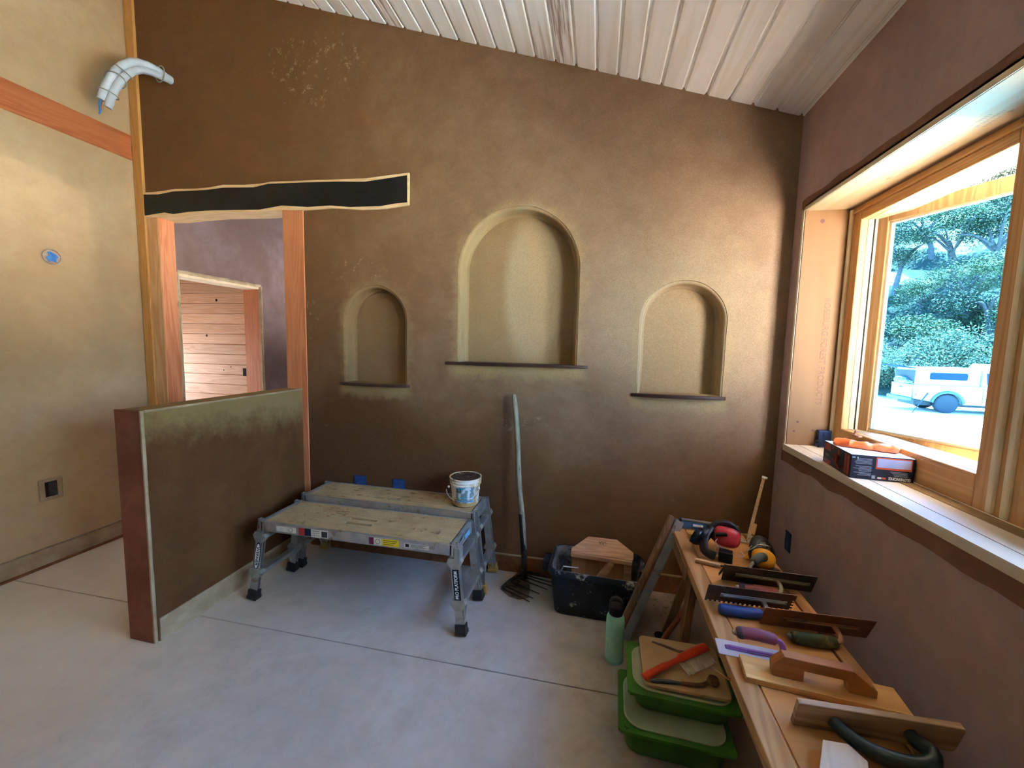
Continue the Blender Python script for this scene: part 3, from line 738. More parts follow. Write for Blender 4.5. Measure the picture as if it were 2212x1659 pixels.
for i, (y, z, a, b) in enumerate(((-.06, .485, .03, .01), (.03, .48, .045, .012), (-.12, .44, .02, .01), (-.13, .462, .016, .02))): mb.box(W_ + .0205, W_ + .0215, y - a, y + a, z - b, z + b).jitter(.003, 60)
mb.build('paint_smear', mat('light_blue_paint', (96, 160, 205), (130, 180, 210), scale=30), t)
for s in (1,):
    MB().box(W_ + .014, W_ + .05, -D_ - .002, -D_ + .05, .40, .492, bev=.004).build('leg_lock', M_gusset, t)
mb = MB()
for i in range(26):
    x, y = random.choice((random.uniform(-.45, -.16), random.uniform(.1, .5))), random.uniform(-.13, .13)
    mb.ball((x, y, .506), (random.uniform(.004, .016), random.uniform(.003, .009), .0015), sub=1)
for i in range(14): mb.ball((-.22 + .04 * cos(i), .05 + .03 * sin(i * 1.7), .507), (.014, .006, .002), sub=1)
mb.build('dried_mud', mat('dried_mud', (130, 92, 56), (150, 112, 74), scale=30, rough=.9), t, kind='stuff')
t2 = platform('aluminium folding work platform with yellow feet, behind, carrying the bucket', 'work_platform', -1.95, -.735, 2.378, 2.668, .542, (M_rubber, M_yellowfoot, M_yellowfoot, M_yellowfoot), 0, PG)
mb = MB()
for i in range(22):
    x, y = random.uniform(-.5, .4), random.uniform(-.1, .1)
    mb.ball((x, y, .543), (random.uniform(.006, .03), random.uniform(.004, .012), .0015), sub=1)
mb.build('dried_mud', bpy.data.materials['dried_mud'], t2, kind='stuff')

# bucket
BX, BY, BZ = -.832, 2.525, .5446
t = thing('bucket', 'small white plastic bucket with mud-caked rim on the rear work platform', 'bucket', (BX, BY, BZ), (0, 0, .1))
M_bk = mat('muddy_white_plastic', (228, 222, 210), (196, 160, 104), scale=4, rough=.5, lo=.45, hi=.56, dirt=((170, 122, 70), .60, 9))
H = .185
prof = [(.0, .002), (.08, 0), (.084, .004), (.098, H - .045), (.104, H - .044), (.104, H - .038), (.100, H - .036), (.1005, H - .026), (.106, H - .025), (.106, H - .019), (.101, H - .017), (.102, H - .006), (.107, H - .004), (.107, H), (.099, H), (.094, H - .05), (.086, .02), (0, .018)]
MB().lathe(prof, 48).build('pail', M_bk, t, smooth=35)
M_mud = mat('wet_brown_mud', (34, 23, 14), (60, 42, 26), scale=12, rough=.8, bump=.4, dirt=((170, 156, 130), .63, 14))
mb = MB(); mb.lathe([(.0985, H - .004), (.0925, H - .05), (.0865, .03), (.084, .035), (0, .04)], 40).jitter(.0025, 40); mb.build('mud_lining', M_mud, t, smooth=True)
# printed label, a curved patch facing the viewer
def patch(name, m, a0, a1, z0, z1, lift, par):
    bm = bmesh.new(); n = 16; rows = []
    for z in (z0, (z0 + z1) / 2, z1):
        r = .084 + (.098 - .084) * (z - .004) / (H - .049) + lift
        rows.append([bm.verts.new((r * cos(a0 + (a1 - a0) * i / n), r * sin(a0 + (a1 - a0) * i / n), z)) for i in range(n + 1)])
    for A_, B_ in zip(rows, rows[1:]):
        for i in range(n): bm.faces.new((A_[i], A_[i + 1], B_[i + 1], B_[i]))
    mb = MB(); mb.bm.free(); mb.bm = bm; return mb.build(name, m, par, smooth=True)
k = NT('bucket_label_print'); v = k.map()
c = k.mix(k.ramp(k.noise(v, 34, 3, .6), .45, .52), lin((214, 222, 224)), lin((120, 140, 150)))
c = k.mix(k.ramp(k.noise(k.map(loc=(2, 1, 1)), 20, 3), .54, .6), c, lin((70, 160, 190)))
c = k.mix(k.ramp(k.noise(k.map(loc=(7, 3, 1)), 26, 3), .6, .64), c, lin((110, 150, 70)))
c = k.mix(k.ramp(k.noise(k.map(loc=(9, 9, 1)), 24, 6, .7), .62, .67), c, lin((180, 140, 90)))
k.col(c); k.b.inputs['Roughness'].default_value = .5
lb = patch('label', k.m, radians(-118), radians(-42), .03, .137, .0008, t)
patch('label_stripe', mat('sky_blue_print', (60, 160, 205)), radians(-112), radians(-44), .036, .048, .0014, t)
patch('label_logo', M_ink, radians(-112), radians(-96), .104, .128, .0014, t); patch('logo_window', mat('slate_print', (110, 130, 140)), radians(-109), radians(-99), .109, .126, .0018, t)
mb = MB(); mb.tube([(.106 * cos(a), .104 * sin(a) * .35 - .088, .128 - .075 * sin(-a)) for a in [-.1 - (pi - .2) * i / 24 for i in range(25)]], .0024, 6)
mb.build('wire_handle', M_alu, t, smooth=True)
for s in (-1, 1): MB().ball((s * .1, -.055, .125), .008).build('handle_lug', M_white, t, smooth=True)

# ---------------------------------------------------------------- bedding fork against the back wall
t = thing('garden_fork', 'long-handled many-tined fork standing on the floor against the back wall', 'fork', (0, 0, 0))
fh = mat('weathered_ash_handle', (158, 150, 122), (120, 114, 94), scale=3, stretch=(20, 20, 1.5), rough=.7, dirt=((70, 76, 78), .6, 5))
a, b = Vector((-.433, 2.575, .20)), Vector((-.545, 2.672, 1.272))
n = 20; L = [a.lerp(b, i / n) + Vector((.004 * sin(i * .5), 0, 0)) for i in range(n + 1)]
MB().tube(L, [.0188 if i < n - 1 else (.0185 if i < n else .013) for i in range(n + 1)], 14).build('handle', fh, t, smooth=50)
M_iron = mat('muddy_black_iron', (22, 22, 22), (52, 44, 36), scale=14, rough=.7, metal=.3, dirt=((120, 88, 60), .66, 12))
MB().tube([a.lerp(b, .26), a.lerp(b, .0), Vector((-.43, 2.568, .12)), Vector((-.42, 2.56, .05))], [.0195, .0205, .021, .017], 14).build('socket', M_iron, t, smooth=50)
cb = [Vector((-.555, 2.47, .018)), Vector((-.515, 2.52, .045)), Vector((-.455, 2.58, .058)), Vector((-.45, 2.63, .05)), Vector((-.47, 2.67, .03))]
cb = spline(cb, 5)
mb = MB(); mb.tube(cb, .011, 8)
mb.tube([Vector((-.42, 2.56, .055)), Vector((-.44, 2.585, .055))], .018, 8)
mb.build('crossbar', M_iron, t, smooth=True)
for i in range(9):
    p = cb[round(i * (len(cb) - 1) / 8)]; q = p + Vector((.215 - .02 * abs(i - 4) / 4, -.06 + .022 * i - .02, 0)); q.z = .006
    m_ = p.lerp(q, .45); m_.z = max(p.z * .55, .012)
    MB().tube(spline([p, m_, q], 6), [.006 - .0003 * j for j in range(13)], 6).build('tine', M_iron, t, smooth=True)
o = MB().poly([(-.57, 2.48), (-.50, 2.70), (-.44, 2.70), (-.40, 2.62), (-.38, 2.53), (-.375, 2.43), (-.43, 2.40), (-.50, 2.42)], 0, .003, axis='z').build('steel_sheet', mat('dusty_thin_steel', (128, 110, 96), (100, 84, 70), scale=8, rough=.8, dirt=((52, 40, 32), .56, 7)))
tag(o, 'thin dusty scrap sheet lying on the floor under the fork', 'sheet')

# ---------------------------------------------------------------- black tote with tools
TX, TY, TZ = .045, 2.46, .285
t = thing('storage_tote', 'black plastic tote crusted with white plaster, holding wooden hand tools', 'tote', (TX, TY, 0), (0, 0, -.035))
M_tote = mat('plaster_streaked_black_plastic', (14, 16, 24), (34, 40, 54), scale=9, rough=.45, dirt=((168, 166, 158), .61, 13))
M_tin = mat('plaster_coated_black_plastic', (60, 66, 80), (150, 152, 150), scale=11, rough=.6, dirt=((40, 44, 60), .6, 16))
def rr(w, d, r, n=6):
    out = []
    for cx, cy, a0 in ((w - r, d - r, 0), (-w + r, d - r, pi / 2), (-w + r, -d + r, pi), (w - r, -d + r, 3 * pi / 2)):
        for i in range(n + 1): out.append((cx + r * cos(a0 + pi / 2 * i / n), cy + r * sin(a0 + pi / 2 * i / n)))
    return out
def tub(sections, caps=(1, 1)):
    """stack of rounded rectangles (half w, half d, radius, z)"""
    bm = bmesh.new(); rings = []
    for w, d, r, z in sections: rings.append([bm.verts.new((x, y, z)) for x, y in rr(w, d, r)])
    for A_, B_ in zip(rings, rings[1:]):
        for i in range(len(A_)): bm.faces.new((A_[i], A_[(i + 1) % len(A_)], B_[(i + 1) % len(A_)], B_[i]))
    if caps[0]: bm.faces.new(rings[0])
    if caps[1]: bm.faces.new(rings[-1])
    bmesh.ops.recalc_face_normals(bm, faces=bm.faces)
    mb = MB(); mb.bm.free(); mb.bm = bm; return mb
tub([(.235, .135, .04, 0), (.245, .145, .045, .01), (.272, .166, .06, .245), (.287, .178, .07, .25), (.287, .178, .07, .275), (.279, .172, .07, TZ), (.272, .166, .062, TZ), (.262, .158, .055, .24)], (1, 0)).build('body', M_tote, t, smooth=35)
tub([(.2615, .1575, .055, .245), (.266, .161, .058, TZ - .002), (.264, .159, .056, TZ - .002), (.258, .154, .05, .24), (.238, .138, .04, .012), (.236, .136, .04, .012)], (0, 1)).build('inner_wall', M_tin, t, smooth=35, label='inside coated in pale plaster')
for s in (-1, 1): MB().box(s * .287, s * .325, -.055, .055, .215, .262, bev=.006).build('handle', M_tote, t)
wf = wood('grimy_beech', (206, 164, 128), (178, 132, 96), axis=0, scale=3, knots=False, dirt=((120, 84, 58), .66, 6))
t = thing('wooden_hawk', 'wooden plasterer\'s hawk with clipped corners and diagonal brace, standing in the black tote', 'hawk', (.07, 2.47, 0), (0, 0, -.06))
MB().poly([(-.185, 0), (-.185, .02), (-.09, .115), (.085, .12), (.185, .05), (.185, .01), (.178, 0)], -.011, .011, axis='y', M=Matrix.Translation((0, -.02, .325)) @ Matrix.Rotation(-.95, 4, 'X')).build('grip_board', wf, t)
text('USA', .026, M_ink, 'pencil_mark', t, Matrix.Translation((0, -.02, .325)) @ Matrix.Rotation(-.95, 4, 'X') @ Matrix.Translation((0, -.0112, .085)) @ Matrix.Rotation(pi / 2, 4, 'X') @ Matrix.Rotation(pi, 4, 'Z'), ext=.0002)
MB().box(-.185, .18, -.05, -.028, .305, .33, bev=.003, M=Matrix.Translation((0, .01, 0))).build('rail', wf, t)
MB().box(-.182, .172, -.01, .006, .02, .345, M=Matrix.Rotation(-.04, 4, 'X')).build('sheet', wood('brown_hardboard', (204, 156, 116), (184, 134, 94), axis=2, scale=2, knots=False), t)
MB().box(-.018, .018, -.05, -.018, 0, .30, M=Matrix.Translation((-.095, 0, .05)) @ Matrix.Rotation(.55, 4, 'Y')).build('brace', wf, t)
MB().box(.135, .178, -.03, -.008, .04, .34, bev=.003).build('upright', wf, t)
t = thing('pointing_trowel', 'pointing trowel with dark red handle poking up inside the black tote', 'trowel', (.215, 2.37, .10), (.15, .1, 0))
MB().lathe([(.012, 0), (.02, .02), (.019, .09), (.015, .125), (0, .128)], 16).build('handle', mat('dark_red_wood', (92, 30, 30), (120, 44, 40), rough=.5), t, smooth=True)
MB().tube([(0, 0, .12), (0, 0, .15), (.03, 0, .158), (.06, 0, .155), (.06, 0, .22)], .006, 8).build('shank', M_iron, t, smooth=True)
MB().box(.045, .075, -.004, .004, .15, .23).build('blade', M_iron, t)
t = thing('caulking_tool', 'small grey-and-tan block tool lying in the corner of the black tote', 'tool', (-.135, 2.40, .13), (.3, .2, .3))
MB().box(-.045, .0, -.03, .03, 0, .06, bev=.008).build('block', mat('dull_tan', (176, 150, 130), (150, 120, 100), scale=20), t)
MB().box(.005, .055, -.035, .03, .0, .065, bev=.01).build('body', mat('putty_grey', (120, 120, 116), (70, 66, 62), scale=20), t)
# thin black backing behind the loop
MB().tube([(-.05, .05, .04), (-.04, .06, .10), (.05, .06, .105), (.07, .05, .05)], .005, 8).build('wire_loop', M_alu, t, smooth=True)

# leaning screed, aluminium channel over a timber
t = thing('leaning_screed', 'aluminium-faced timber straightedge leaning from the floor against the bench end', 'straightedge', (0, 0, 0))
a, b = Vector((.186, 2.205, .016)), Vector((.455, 2.335, .66))
zc = (b - a).normalized(); yv = Vector((0.0, 1, 0)); yv = (yv - zc * yv.dot(zc)).normalized(); xv = yv.cross(zc)
M = Matrix.Translation(a) @ Matrix((xv, yv, zc)).transposed().to_4x4(); Ln = (b - a).length
MB().box(-.035, -.008, -.02, .014, -.005, Ln + .005, M=M, bev=.003).build('timber', wood('old_brown_timber', (146, 116, 88), (112, 84, 60), axis=2, scale=3, knots=False), t)
M_al2 = mat('bright_aluminium', (176, 182, 192), (156, 160, 168), scale=10, rough=.45, metal=.35, dirt=((140, 124, 100), .62, 9))
MB().box(.0, .045, -.02, -.017, 0, Ln, M=M).box(.0, .045, .017, .02, 0, Ln, M=M).box(.0, .004, -.02, .02, 0, Ln, M=M).box(.041, .045, -.02, .02, 0, Ln, M=M).build('channel', M_al2, t)
mb = MB()
for i in range(3): mb.box(-.008, .0, -.016, .006, Ln * i / 3 + .02, Ln * i / 3 + .20, M=M)
mb.build('spacer', M_clay, t)

# water bottle
t = thing('water_bottle', 'mint green metal water bottle with black lid standing on the floor', 'bottle', (.140, 2.035, 0))
M_mint = mat('mint_powder_coat', (150, 206, 186), (140, 198, 180), scale=40, rough=.45)
MB().lathe([(0, .0), (.04, 0), (.0445, .004), (.0455, .012), (.0455, .215), (.044, .232), (.038, .246), (.031, .252), (0, .252)], 40).build('bottle_body', M_mint, t, smooth=40)
MB().lathe([(.0345, .250), (.0355, .254), (.0355, .285), (.033, .292), (0, .293)], 36).build('lid', M_rubber, t, smooth=40)
MB().tube([(-.027, 0, .288), (-.028, 0, .312), (-.018, 0, .33), (0, 0, .336), (.018, 0, .33), (.028, 0, .312), (.027, 0, .288)], .007, 10, flat=1.5).build('carry_loop', M_rubber, t, smooth=True)
MB().lathe([(.0456, .002), (.0462, .003), (.0462, .014), (.0456, .015)], 40).build('base_band', mat('deeper_mint_band', (120, 184, 168)), t, smooth=True)

# ---------------------------------------------------------------- green trays
M_green = mat('grass_green_plastic', (66, 124, 30), (56, 110, 24), scale=6, rough=.5)
M_lidw = mat('frosted_green_lid', (176, 180, 150), (160, 168, 132), scale=6, rough=.55)
def tray(name, label, x, y, z, rz, h, d):
    t = thing(name, label, 'tray', (x, y, z), (0, 0, rz), group='stacked green lidded trays')
    w = .212
    tub([(w - .04, d - .04, .05, 0), (w - .03, d - .03, .06, .01), (w - .012, d - .012, .07, h - .014), (w, d, .075, h - .012), (w, d, .075, h), (w - .006, d - .006, .07, h + .002)]).build('tub', M_green, t, smooth=40)
    for sx, sy in ((-1, 1), (-1, -1), (1, -1), (1, 1)): MB().poly([(sx * (w - .075), sy * d), (sx * (w - .012), sy * d), (sx * w, sy * (d - .012)), (sx * w, sy * (d - .075))], h - .012, h + .001, axis='z', bev=.002).build('corner_tab', M_green, t)
    tub([(w - .022, d - .022, .07, h), (w - .022, d - .022, .07, h + .006), (w - .028, d - .028, .066, h + .008), (w - .034, d - .034, .06, h + .004)]).build('lid', M_lidw, t, smooth=40)
    return t
t = tray('lidded_tray', 'lower green plastic tray on the floor, under the other green tray', .352, 1.66, 0, -.04, .122, .158)
text('AX', .022, M_ink, 'lettering', t, Matrix.Translation((-.182, -.135, .1235)) @ Matrix.Rotation(-1.2, 4, 'Z'))
t = tray('lidded_tray', 'upper green plastic tray with pale lid, carrying the cream board', .388, 1.728, .131, -.04, .092, .15)
mb = MB(); rs = random.Random(9)
for row in range(3):
    P_ = [(-.190 + q * .005 + row * .006, .135 - row * .014 + rs.uniform(-.004, .004), .0938) for q in range(8 - row)]
    mb.tube(P_, .0008, 4)
mb.build('handwriting', M_ink, t, kind='stuff')
o = MB().poly([(x, y) for x, y in rr(.165, .145, .025)], 0, .013, axis='z', bev=.003).build('cutting_board', mat('cream_board', (206, 172, 128), (190, 154, 108), scale=5, rough=.6))
o.location = (.402, 1.755, .236); o.rotation_euler = (0, 0, -.02); tag(o, 'cream rounded board smeared with brown plaster, lying on the green trays', 'board')
sm = MB().poly([(-.11, .115), (-.06, .105), (.0, .085), (.06, .088), (.10, .078), (.06, .066), (-.0, .067), (-.07, .092), (-.11, .105)], .0131, .0142, axis='z').build('plaster_smear', mat('brown_smear', (128, 92, 78), (100, 68, 56), scale=30), o)
# orange hand brush
t = thing('hand_brush', 'orange-handled hand brush with pale bristles lying on the cream board', 'brush', (.235, 1.625, .266), (0, 0, .66))
M_or = mat('orange_red_plastic', (226, 74, 36), (206, 60, 30), scale=10, rough=.4)
MB().tube(spline([(0, 0, 0), (.05, .002, .004), (.10, .004, .006), (.15, .002, .008), (.19, 0, .012), (.26, 0, .016), (.36, 0, .016)], 4), [.017] * 3 + [.016] * 8 + [.013] * 6 + [.02] * 3 + [.022] * 5, 10, flat=.5).build('handle', M_or, t, smooth=50)
mb = MB()
for i in range(15):
    for j in range(4):
        x = .19 + i * .0115; y = -.018 + j * .009
        mb.tube([(x, y, .006), (x + random.uniform(-.003, .003), y - .045 - j * .006, -.012 + random.uniform(-.003, .003))], [.0028, .0038], 5)
mb.build('bristles', mat('pale_bristles', (226, 214, 192), (196, 176, 146), scale=20, rough=.8), t, kind='stuff')
t = thing('dish_scrubber', 'grey-handled small scrubber lying on the front edge of the cream board', 'scrubber', (.262, 1.625, .2505), (0, 0, .12))
MB().tube(spline([(0, 0, .004), (.04, .002, .006), (.12, -.002, .008)], 5), [.004, .006, .007, .008, .008, .008, .008, .008, .007, .006, .005], 8).build('handle', mat('slate_grey_plastic', (84, 96, 106), (110, 118, 122), rough=.4), t, smooth=True)
MB().tube(spline([(.12, -.004, .007), (.19, -.006, .007), (.235, .012, .01)], 5), .004, 6).tube(spline([(.12, .004, .007), (.19, .004, .007), (.235, .022, .01)], 5), .004, 6).build('neck', mat('muddy_wood', (136, 96, 62), (110, 74, 46), scale=20), t, smooth=True)
MB().lathe([(0, 0), (.02, .002), (.024, .012), (.018, .026), (0, .028)], 18, M=Matrix.Translation((.25, .018, .0))).jitter(.002, 60).build('head', mat('matted_brown_bristle', (88, 56, 34), (120, 84, 54), scale=40), t)
# ---------------------------------------------------------------- work bench
ZT = .60
M_ply = wood('worn_plywood', (204, 150, 92), (180, 124, 72), axis=0, scale=1.6, fine=26, dirt=((146, 108, 72), .64, 6))
M_2x4 = wood('bench_rim_timber', (192, 146, 96), (156, 108, 64), axis=1, scale=1.8, dirt=((120, 84, 56), .66, 8))
M_dk = wood('dark_stud', (150, 112, 78), (120, 84, 56), axis=2, scale=2)  # dark lumber of the sawhorses and the edge strip
t = thing('work_bench', 'long narrow plywood-topped work bench along the wall under the window', 'bench', (0, 0, 0))
MB().box(.515, .808, .2, 2.34, ZT - .018, ZT, bev=.002).build('top_panel', M_ply, t)
for a, b in ((.447, .509), (.816, .862)):
    mb = MB(); mb.box(a, b, .2, 2.375, ZT - .045, ZT + .001, bev=.003)
    mb.build('edge_rail', M_2x4, t)
MB().box(.509, .816, 2.342, 2.375, ZT - .045, ZT + .001, bev=.003).box(.46, .85, .2, 2.36, ZT - .04, ZT - .02).build('end_rail', M_2x4, t)
MB().box(.438, .446, 1.95, 2.37, ZT - .085, ZT - .012, bev=.003).build('edge_strip', M_dk, t)
mb = MB(); mb.tube([(.508, 1.29, ZT - .03), (.44, 1.31, ZT - .03), (.40, 1.345, ZT - .028)], [.003, .004, .001], 5); mb.box(.503, .52, .2, 2.34, ZT - .012, ZT - .004)
mb.build('splinter', M_2x4, t)
def horse(yc):
    s = thing('sawhorse', 'low timber sawhorse under the %s of the bench' % ('far end' if yc > 1.5 else 'near part'), 'sawhorse', (0, yc, 0))
    MB().box(.47, .84, -.02, .02, .49, ZT - .046, bev=.003).build('crossbeam', M_dk, s)
    for x, dx in ((.52, -.09), (.79, .07)):
        for dy in (-.17, .17):
            mb = MB(); mb.tube([(x, dy * .12, .53), (x + dx, dy, .012)], .026, 4); mb.build('leg', M_dk, s)
    return s
horse(2.12); horse(.75)
t = thing('claw_hammer', 'old hammer with reddish wooden handle leaning head-down under the bench', 'hammer', (0, 0, 0))
a, b = Vector((.55, 2.17, .34)), Vector((.375, 2.12, .06))
MB().tube([a, a.lerp(b, .5), b], [.017, .014, .013], 10).build('handle', wood('red_brown_handle', (150, 84, 52), (120, 62, 38), axis=0, scale=3, knots=False), t, smooth=True)
MB().tube([b + Vector((-.02, -.06, .01)), b, b + Vector((.0, .055, .015))], [.02, .016, .022], 10).tube([b + Vector((-.02, -.05, .01)), b + Vector((-.05, -.08, -.02)), b + Vector((-.055, -.10, -.045))], [.012, .009, .004], 8).build('head', M_iron, t, smooth=40)
mb = MB()
for i in range(60): mb.ball((random.uniform(.37, .6), random.uniform(2.38, 2.69), .003), random.uniform(.002, .006), sub=1)
o = mb.build('clay_crumbs', M_base); tag(o, 'loose crumbs of plaster on the floor between tote and bench', 'crumbs'); o['kind'] = 'stuff'

# ---------------------------------------------------------------- trowels
def trowel(label, blade_m, rib_m, handle_m, L, W, rib, post_x, hx, hl, hr=.018, stand=.062, end_m=None, loc=(0, 0, 0), rot=(0, 0, 0), notch=0, knob=True, bow=.004, name='trowel'):
    """local x along the blade, +z the handle side, handle from post_x back toward hx"""
    t = thing(name, label, 'trowel', loc, rot, group='trowels laid out on the bench')
    if notch:
        pts = [(-L / 2, W / 2), (-L / 2, -W / 2)]; n = int(L * .62 / (notch * 2)); x = -L / 2 + notch
        n = int(L / (notch * 2))
        for i in range(n):
            pts += [(x, -W / 2), (x, -W / 2 + notch), (x + notch, -W / 2 + notch), (x + notch, -W / 2)]; x += 2 * notch
        pts = [p for p in pts if p[0] <= L / 2 + 1e-6]; pts.append((L / 2, -W / 2)); y = -W / 2 + notch
        for i in range(int(W / (notch * 2)) - 1):
            pts += [(L / 2, y), (L / 2 - notch, y), (L / 2 - notch, y + notch), (L / 2, y + notch)]; y += 2 * notch
        pts.append((L / 2, W / 2))
    else: pts = rr(L / 2, W / 2, .004, 2)
    MB().poly(pts, -.0006, .0009, axis='z').build('blade', blade_m, t)
    MB().box(rib[0], rib[1], -.009, .009, .0006, .006, bev=.003).box(rib[0] + .01, rib[1] - .01, -.005, .005, .005, .010, bev=.002).build('mounting_rib', rib_m, t)
    s = 1 if hx > post_x else -1
    MB().tube(spline([(post_x - s * .01, 0, .006), (post_x - s * .014, 0, stand * .5), (post_x - s * .006, 0, stand * .9), (post_x + s * .012, 0, stand)], 5), .0065, 8, flat=1.4).build('shank', rib_m, t, smooth=True)
    a = post_x + s * .008; b = hx
    pr = [(.0, .72), (.04, .92), (.2, 1.0), (.45, 1.04), (.7, 1.0), (.88, 1.03), (.96, .93), (1.0, .62)]
    MB().tube([(a + (b - a) * u, 0, stand + bow * sin(pi * u)) for u, r in pr], [hr * r for u, r in pr], 16).build('handle', handle_m, t, smooth=60)
    if end_m: MB().tube([(a + (b - a) * u, 0, stand + bow * sin(pi * u)) for u in (.86, .93, .985)], [hr * 1.06, hr * 1.03, hr * .8], 16).build('end_cap', end_m, t, smooth=50)
    if knob: MB().ball((b + s * .004, 0, stand), (.010, .009, .009)).build('end_knob', M_gusset, t, smooth=True)
    return t
TA = radians(114.9)
def stand_pose(xc, ye, W, lift=.0): return (xc, ye - .42 * W / 2, ZT + .0015 + .907 * W / 2 + lift)
M_bladeD = mat('dark_stained_steel', (70, 64, 64), (92, 82, 78), scale=7, rough=.35, metal=.55, dirt=((92, 84, 76), .66, 11))
M_bladeR = mat('rust_brown_steel', (156, 108, 76), (134, 90, 62), scale=6, stretch=(1, 4, 1), rough=.45, metal=.45, dirt=((150, 110, 80), .66, 9))
M_bladeN = mat('plastered_steel', (112, 90, 80), (88, 72, 68), scale=8, rough=.4, metal=.4, dirt=((150, 140, 130), .63, 24))
M_ribp = mat('plaster_grey_rib', (158, 150, 126), (140, 130, 104), scale=20, rough=.6, metal=.2)
M_ribs = mat('silver_rib', (152, 160, 174), (176, 178, 182), scale=14, rough=.45, metal=.4)
M_hred = mat('brick_red_grip', (142, 72, 62), (126, 60, 52), scale=8, rough=.65)
M_hblue = mat('blue_rubber_grip', (34, 62, 128), (48, 80, 148), scale=9, rough=.55, dirt=((140, 150, 170), .68, 30))
M_hmauve = mat('mauve_grip', (128, 66, 88), (112, 56, 74), scale=6, rough=.5)
M_hgreen = mat('mossy_green_grip', (52, 66, 46), (74, 84, 56), scale=14, rough=.75, dirt=((122, 108, 62), .60, 18))
M_hgrey = mat('grey_green_rubber', (84, 92, 84), (104, 112, 104), scale=10, rough=.6)
M_cap = mat('charcoal_cap', (46, 52, 60), (64, 70, 76), rough=.5)
trowel('dark-bladed trowel with brick-red handle, propped on edge nearest the yellow ear muff', M_bladeD, M_ribp, M_hred, .345, .10, (-.125, .155), .025, -.125, .13, end_m=M_cap, loc=stand_pose(.735, 1.845, .10), rot=(TA, 0, -.03))
trowel('notched trowel with blue rubber handle propped on edge', M_bladeN, M_ribs, M_hblue, .31, .10, (-.105, .13), .035, -.125, .13, hr=.0195, end_m=None, knob=False, loc=stand_pose(.61, 1.678, .10), rot=(TA, 0, .01), notch=.0085)
trowel('rusty brown trowel with mossy green handle propped on edge', M_bladeR, M_bladeR, M_hgreen, .345, .10, (-.105, .135), .045, -.10, .13, hr=.0205, loc=stand_pose(.79, 1.575, .10), rot=(TA, 0, .02))
trowel('small flat trowel with mauve handle and purple rib overhanging the bench edge', mat('pale_flexible_blade', (196, 196, 214), (210, 206, 214), rough=.35, metal=.2), mat('purple_rib', (176, 120, 196), (150, 110, 170), scale=30, rough=.6), M_hmauve, .20, .075, (-.075, .085), .08, -.045, .12, hr=.0185, stand=.06, end_m=M_cap, loc=(.532, 1.405, ZT + .0022), rot=(0, 0, -.08), bow=.006)
trowel('trowel with grey-green upright handle lying behind the dark-bladed one', M_bladeD, M_ribp, M_hgrey, .26, .09, (-.09, .09), -.03, .07, .12, hr=.019, stand=.055, loc=(.73, 1.942, ZT + .002), rot=(0, 0, .75), knob=False, end_m=mat('pale_grip_end', (150, 158, 160)), bow=.012)
for y, x0 in ((1.93, .0),):
    t = thing('hand_fork', 'small three-tined hand fork with a pale wooden handle on the bench', 'fork', (.486, 1.978, ZT + .011), (0, 0, -.27)); t.scale = (.84,) * 3
    MB().tube([(0, 0, 0), (.012, 0, 0), (.06, 0, .001), (.11, 0, .002), (.125, 0, .002)], [.009, .013, .0115, .0125, .009], 12).build('handle', wood('pale_turned_handle', (206, 172, 132), (176, 138, 98), axis=0, scale=4, knots=False), t, smooth=50)
    MB().tube([(.12, 0, .002), (.15, 0, .004)], .004, 8).box(.142, .154, -.036, .022, .0, .006).build('neck', M_iron, t)
    for i in range(3): MB().tube([(.15, -.03 + i * .02, .004), (.135, -.062 + i * .012, .006), (.118, -.09 + i * .01, -.008)], [.003, .003, .0015], 6).build('tine', M_iron, t, smooth=True)

# wooden float with block handle
MWF = wood('clean_float_wood', (224, 178, 114), (204, 150, 86), axis=0, scale=1.8, knots=False)
MWH = wood('float_handle_wood', (178, 118, 70), (156, 98, 54), axis=0, scale=2.4, knots=False)
t = thing('wooden_float', 'big wooden float with chunky block handle lying flat on the bench', 'float', (.683, 1.297, ZT + .0015), (0, 0, -.10))
MB().box(-.203, .203, -.049, .049, 0, .018, bev=.0015).build('sole_board', MWF, t)
MB().poly([(-.125, .018), (-.128, .052), (-.098, .085), (.075, .085), (.135, .040), (.135, .018), (.068, .018), (.062, .052), (-.045, .052), (-.045, .018)], -.017, .017, axis='y', bev=.002).build('handle', MWH, t)
# plastic-handled float standing on edge
t = thing('wooden_float', 'long-soled float with dark green plastic loop handle tipped on its edge', 'float', (.735, 1.155 - .276 * .045, ZT + .002 + .961 * .045), (radians(106), 0, .03))
MB().poly([(-.185, -.045), (-.187, .044), (-.18, .046), (.180, .046), (.186, .038), (.186, -.04), (.182, -.045)], -.008, .007, axis='z', bev=.002).build('sole_board', wood('greyed_float_wood', (196, 166, 132), (150, 118, 92), axis=0, scale=2.2, knots=False), t)
M_pg = mat('dark_green_plastic', (38, 54, 52), (52, 70, 66), scale=7, rough=.35, dirt=((130, 134, 128), .70, 14))
hp = spline([(-.10, 0, .006), (-.085, 0, .03), (-.05, -.002, .058), (.0, -.003, .074), (.05, -.002, .078), (.085, 0, .066), (.098, 0, .042), (.08, 0, .028), (.075, 0, .006)], 5)
MB().tube(hp, [.015 + .004 * sin(pi * i / (len(hp) - 1)) for i in range(len(hp))], 16).build('loop_handle', M_pg, t, smooth=True)
t = thing('wooden_block_float', 'pale wooden wedge and strip lying at the near end of the bench', 'wood', (.60, 1.02, ZT + .0015), (0, 0, -.35))
MB().poly([(-.055, -.10), (-.03, .055), (.022, .075), (.055, .045), (.04, -.10)], 0, .03, axis='z', bev=.002).build('wedge', wood('whitish_planed_wood', (222, 204, 184), (204, 180, 154), axis=1, scale=2, knots=False), t)
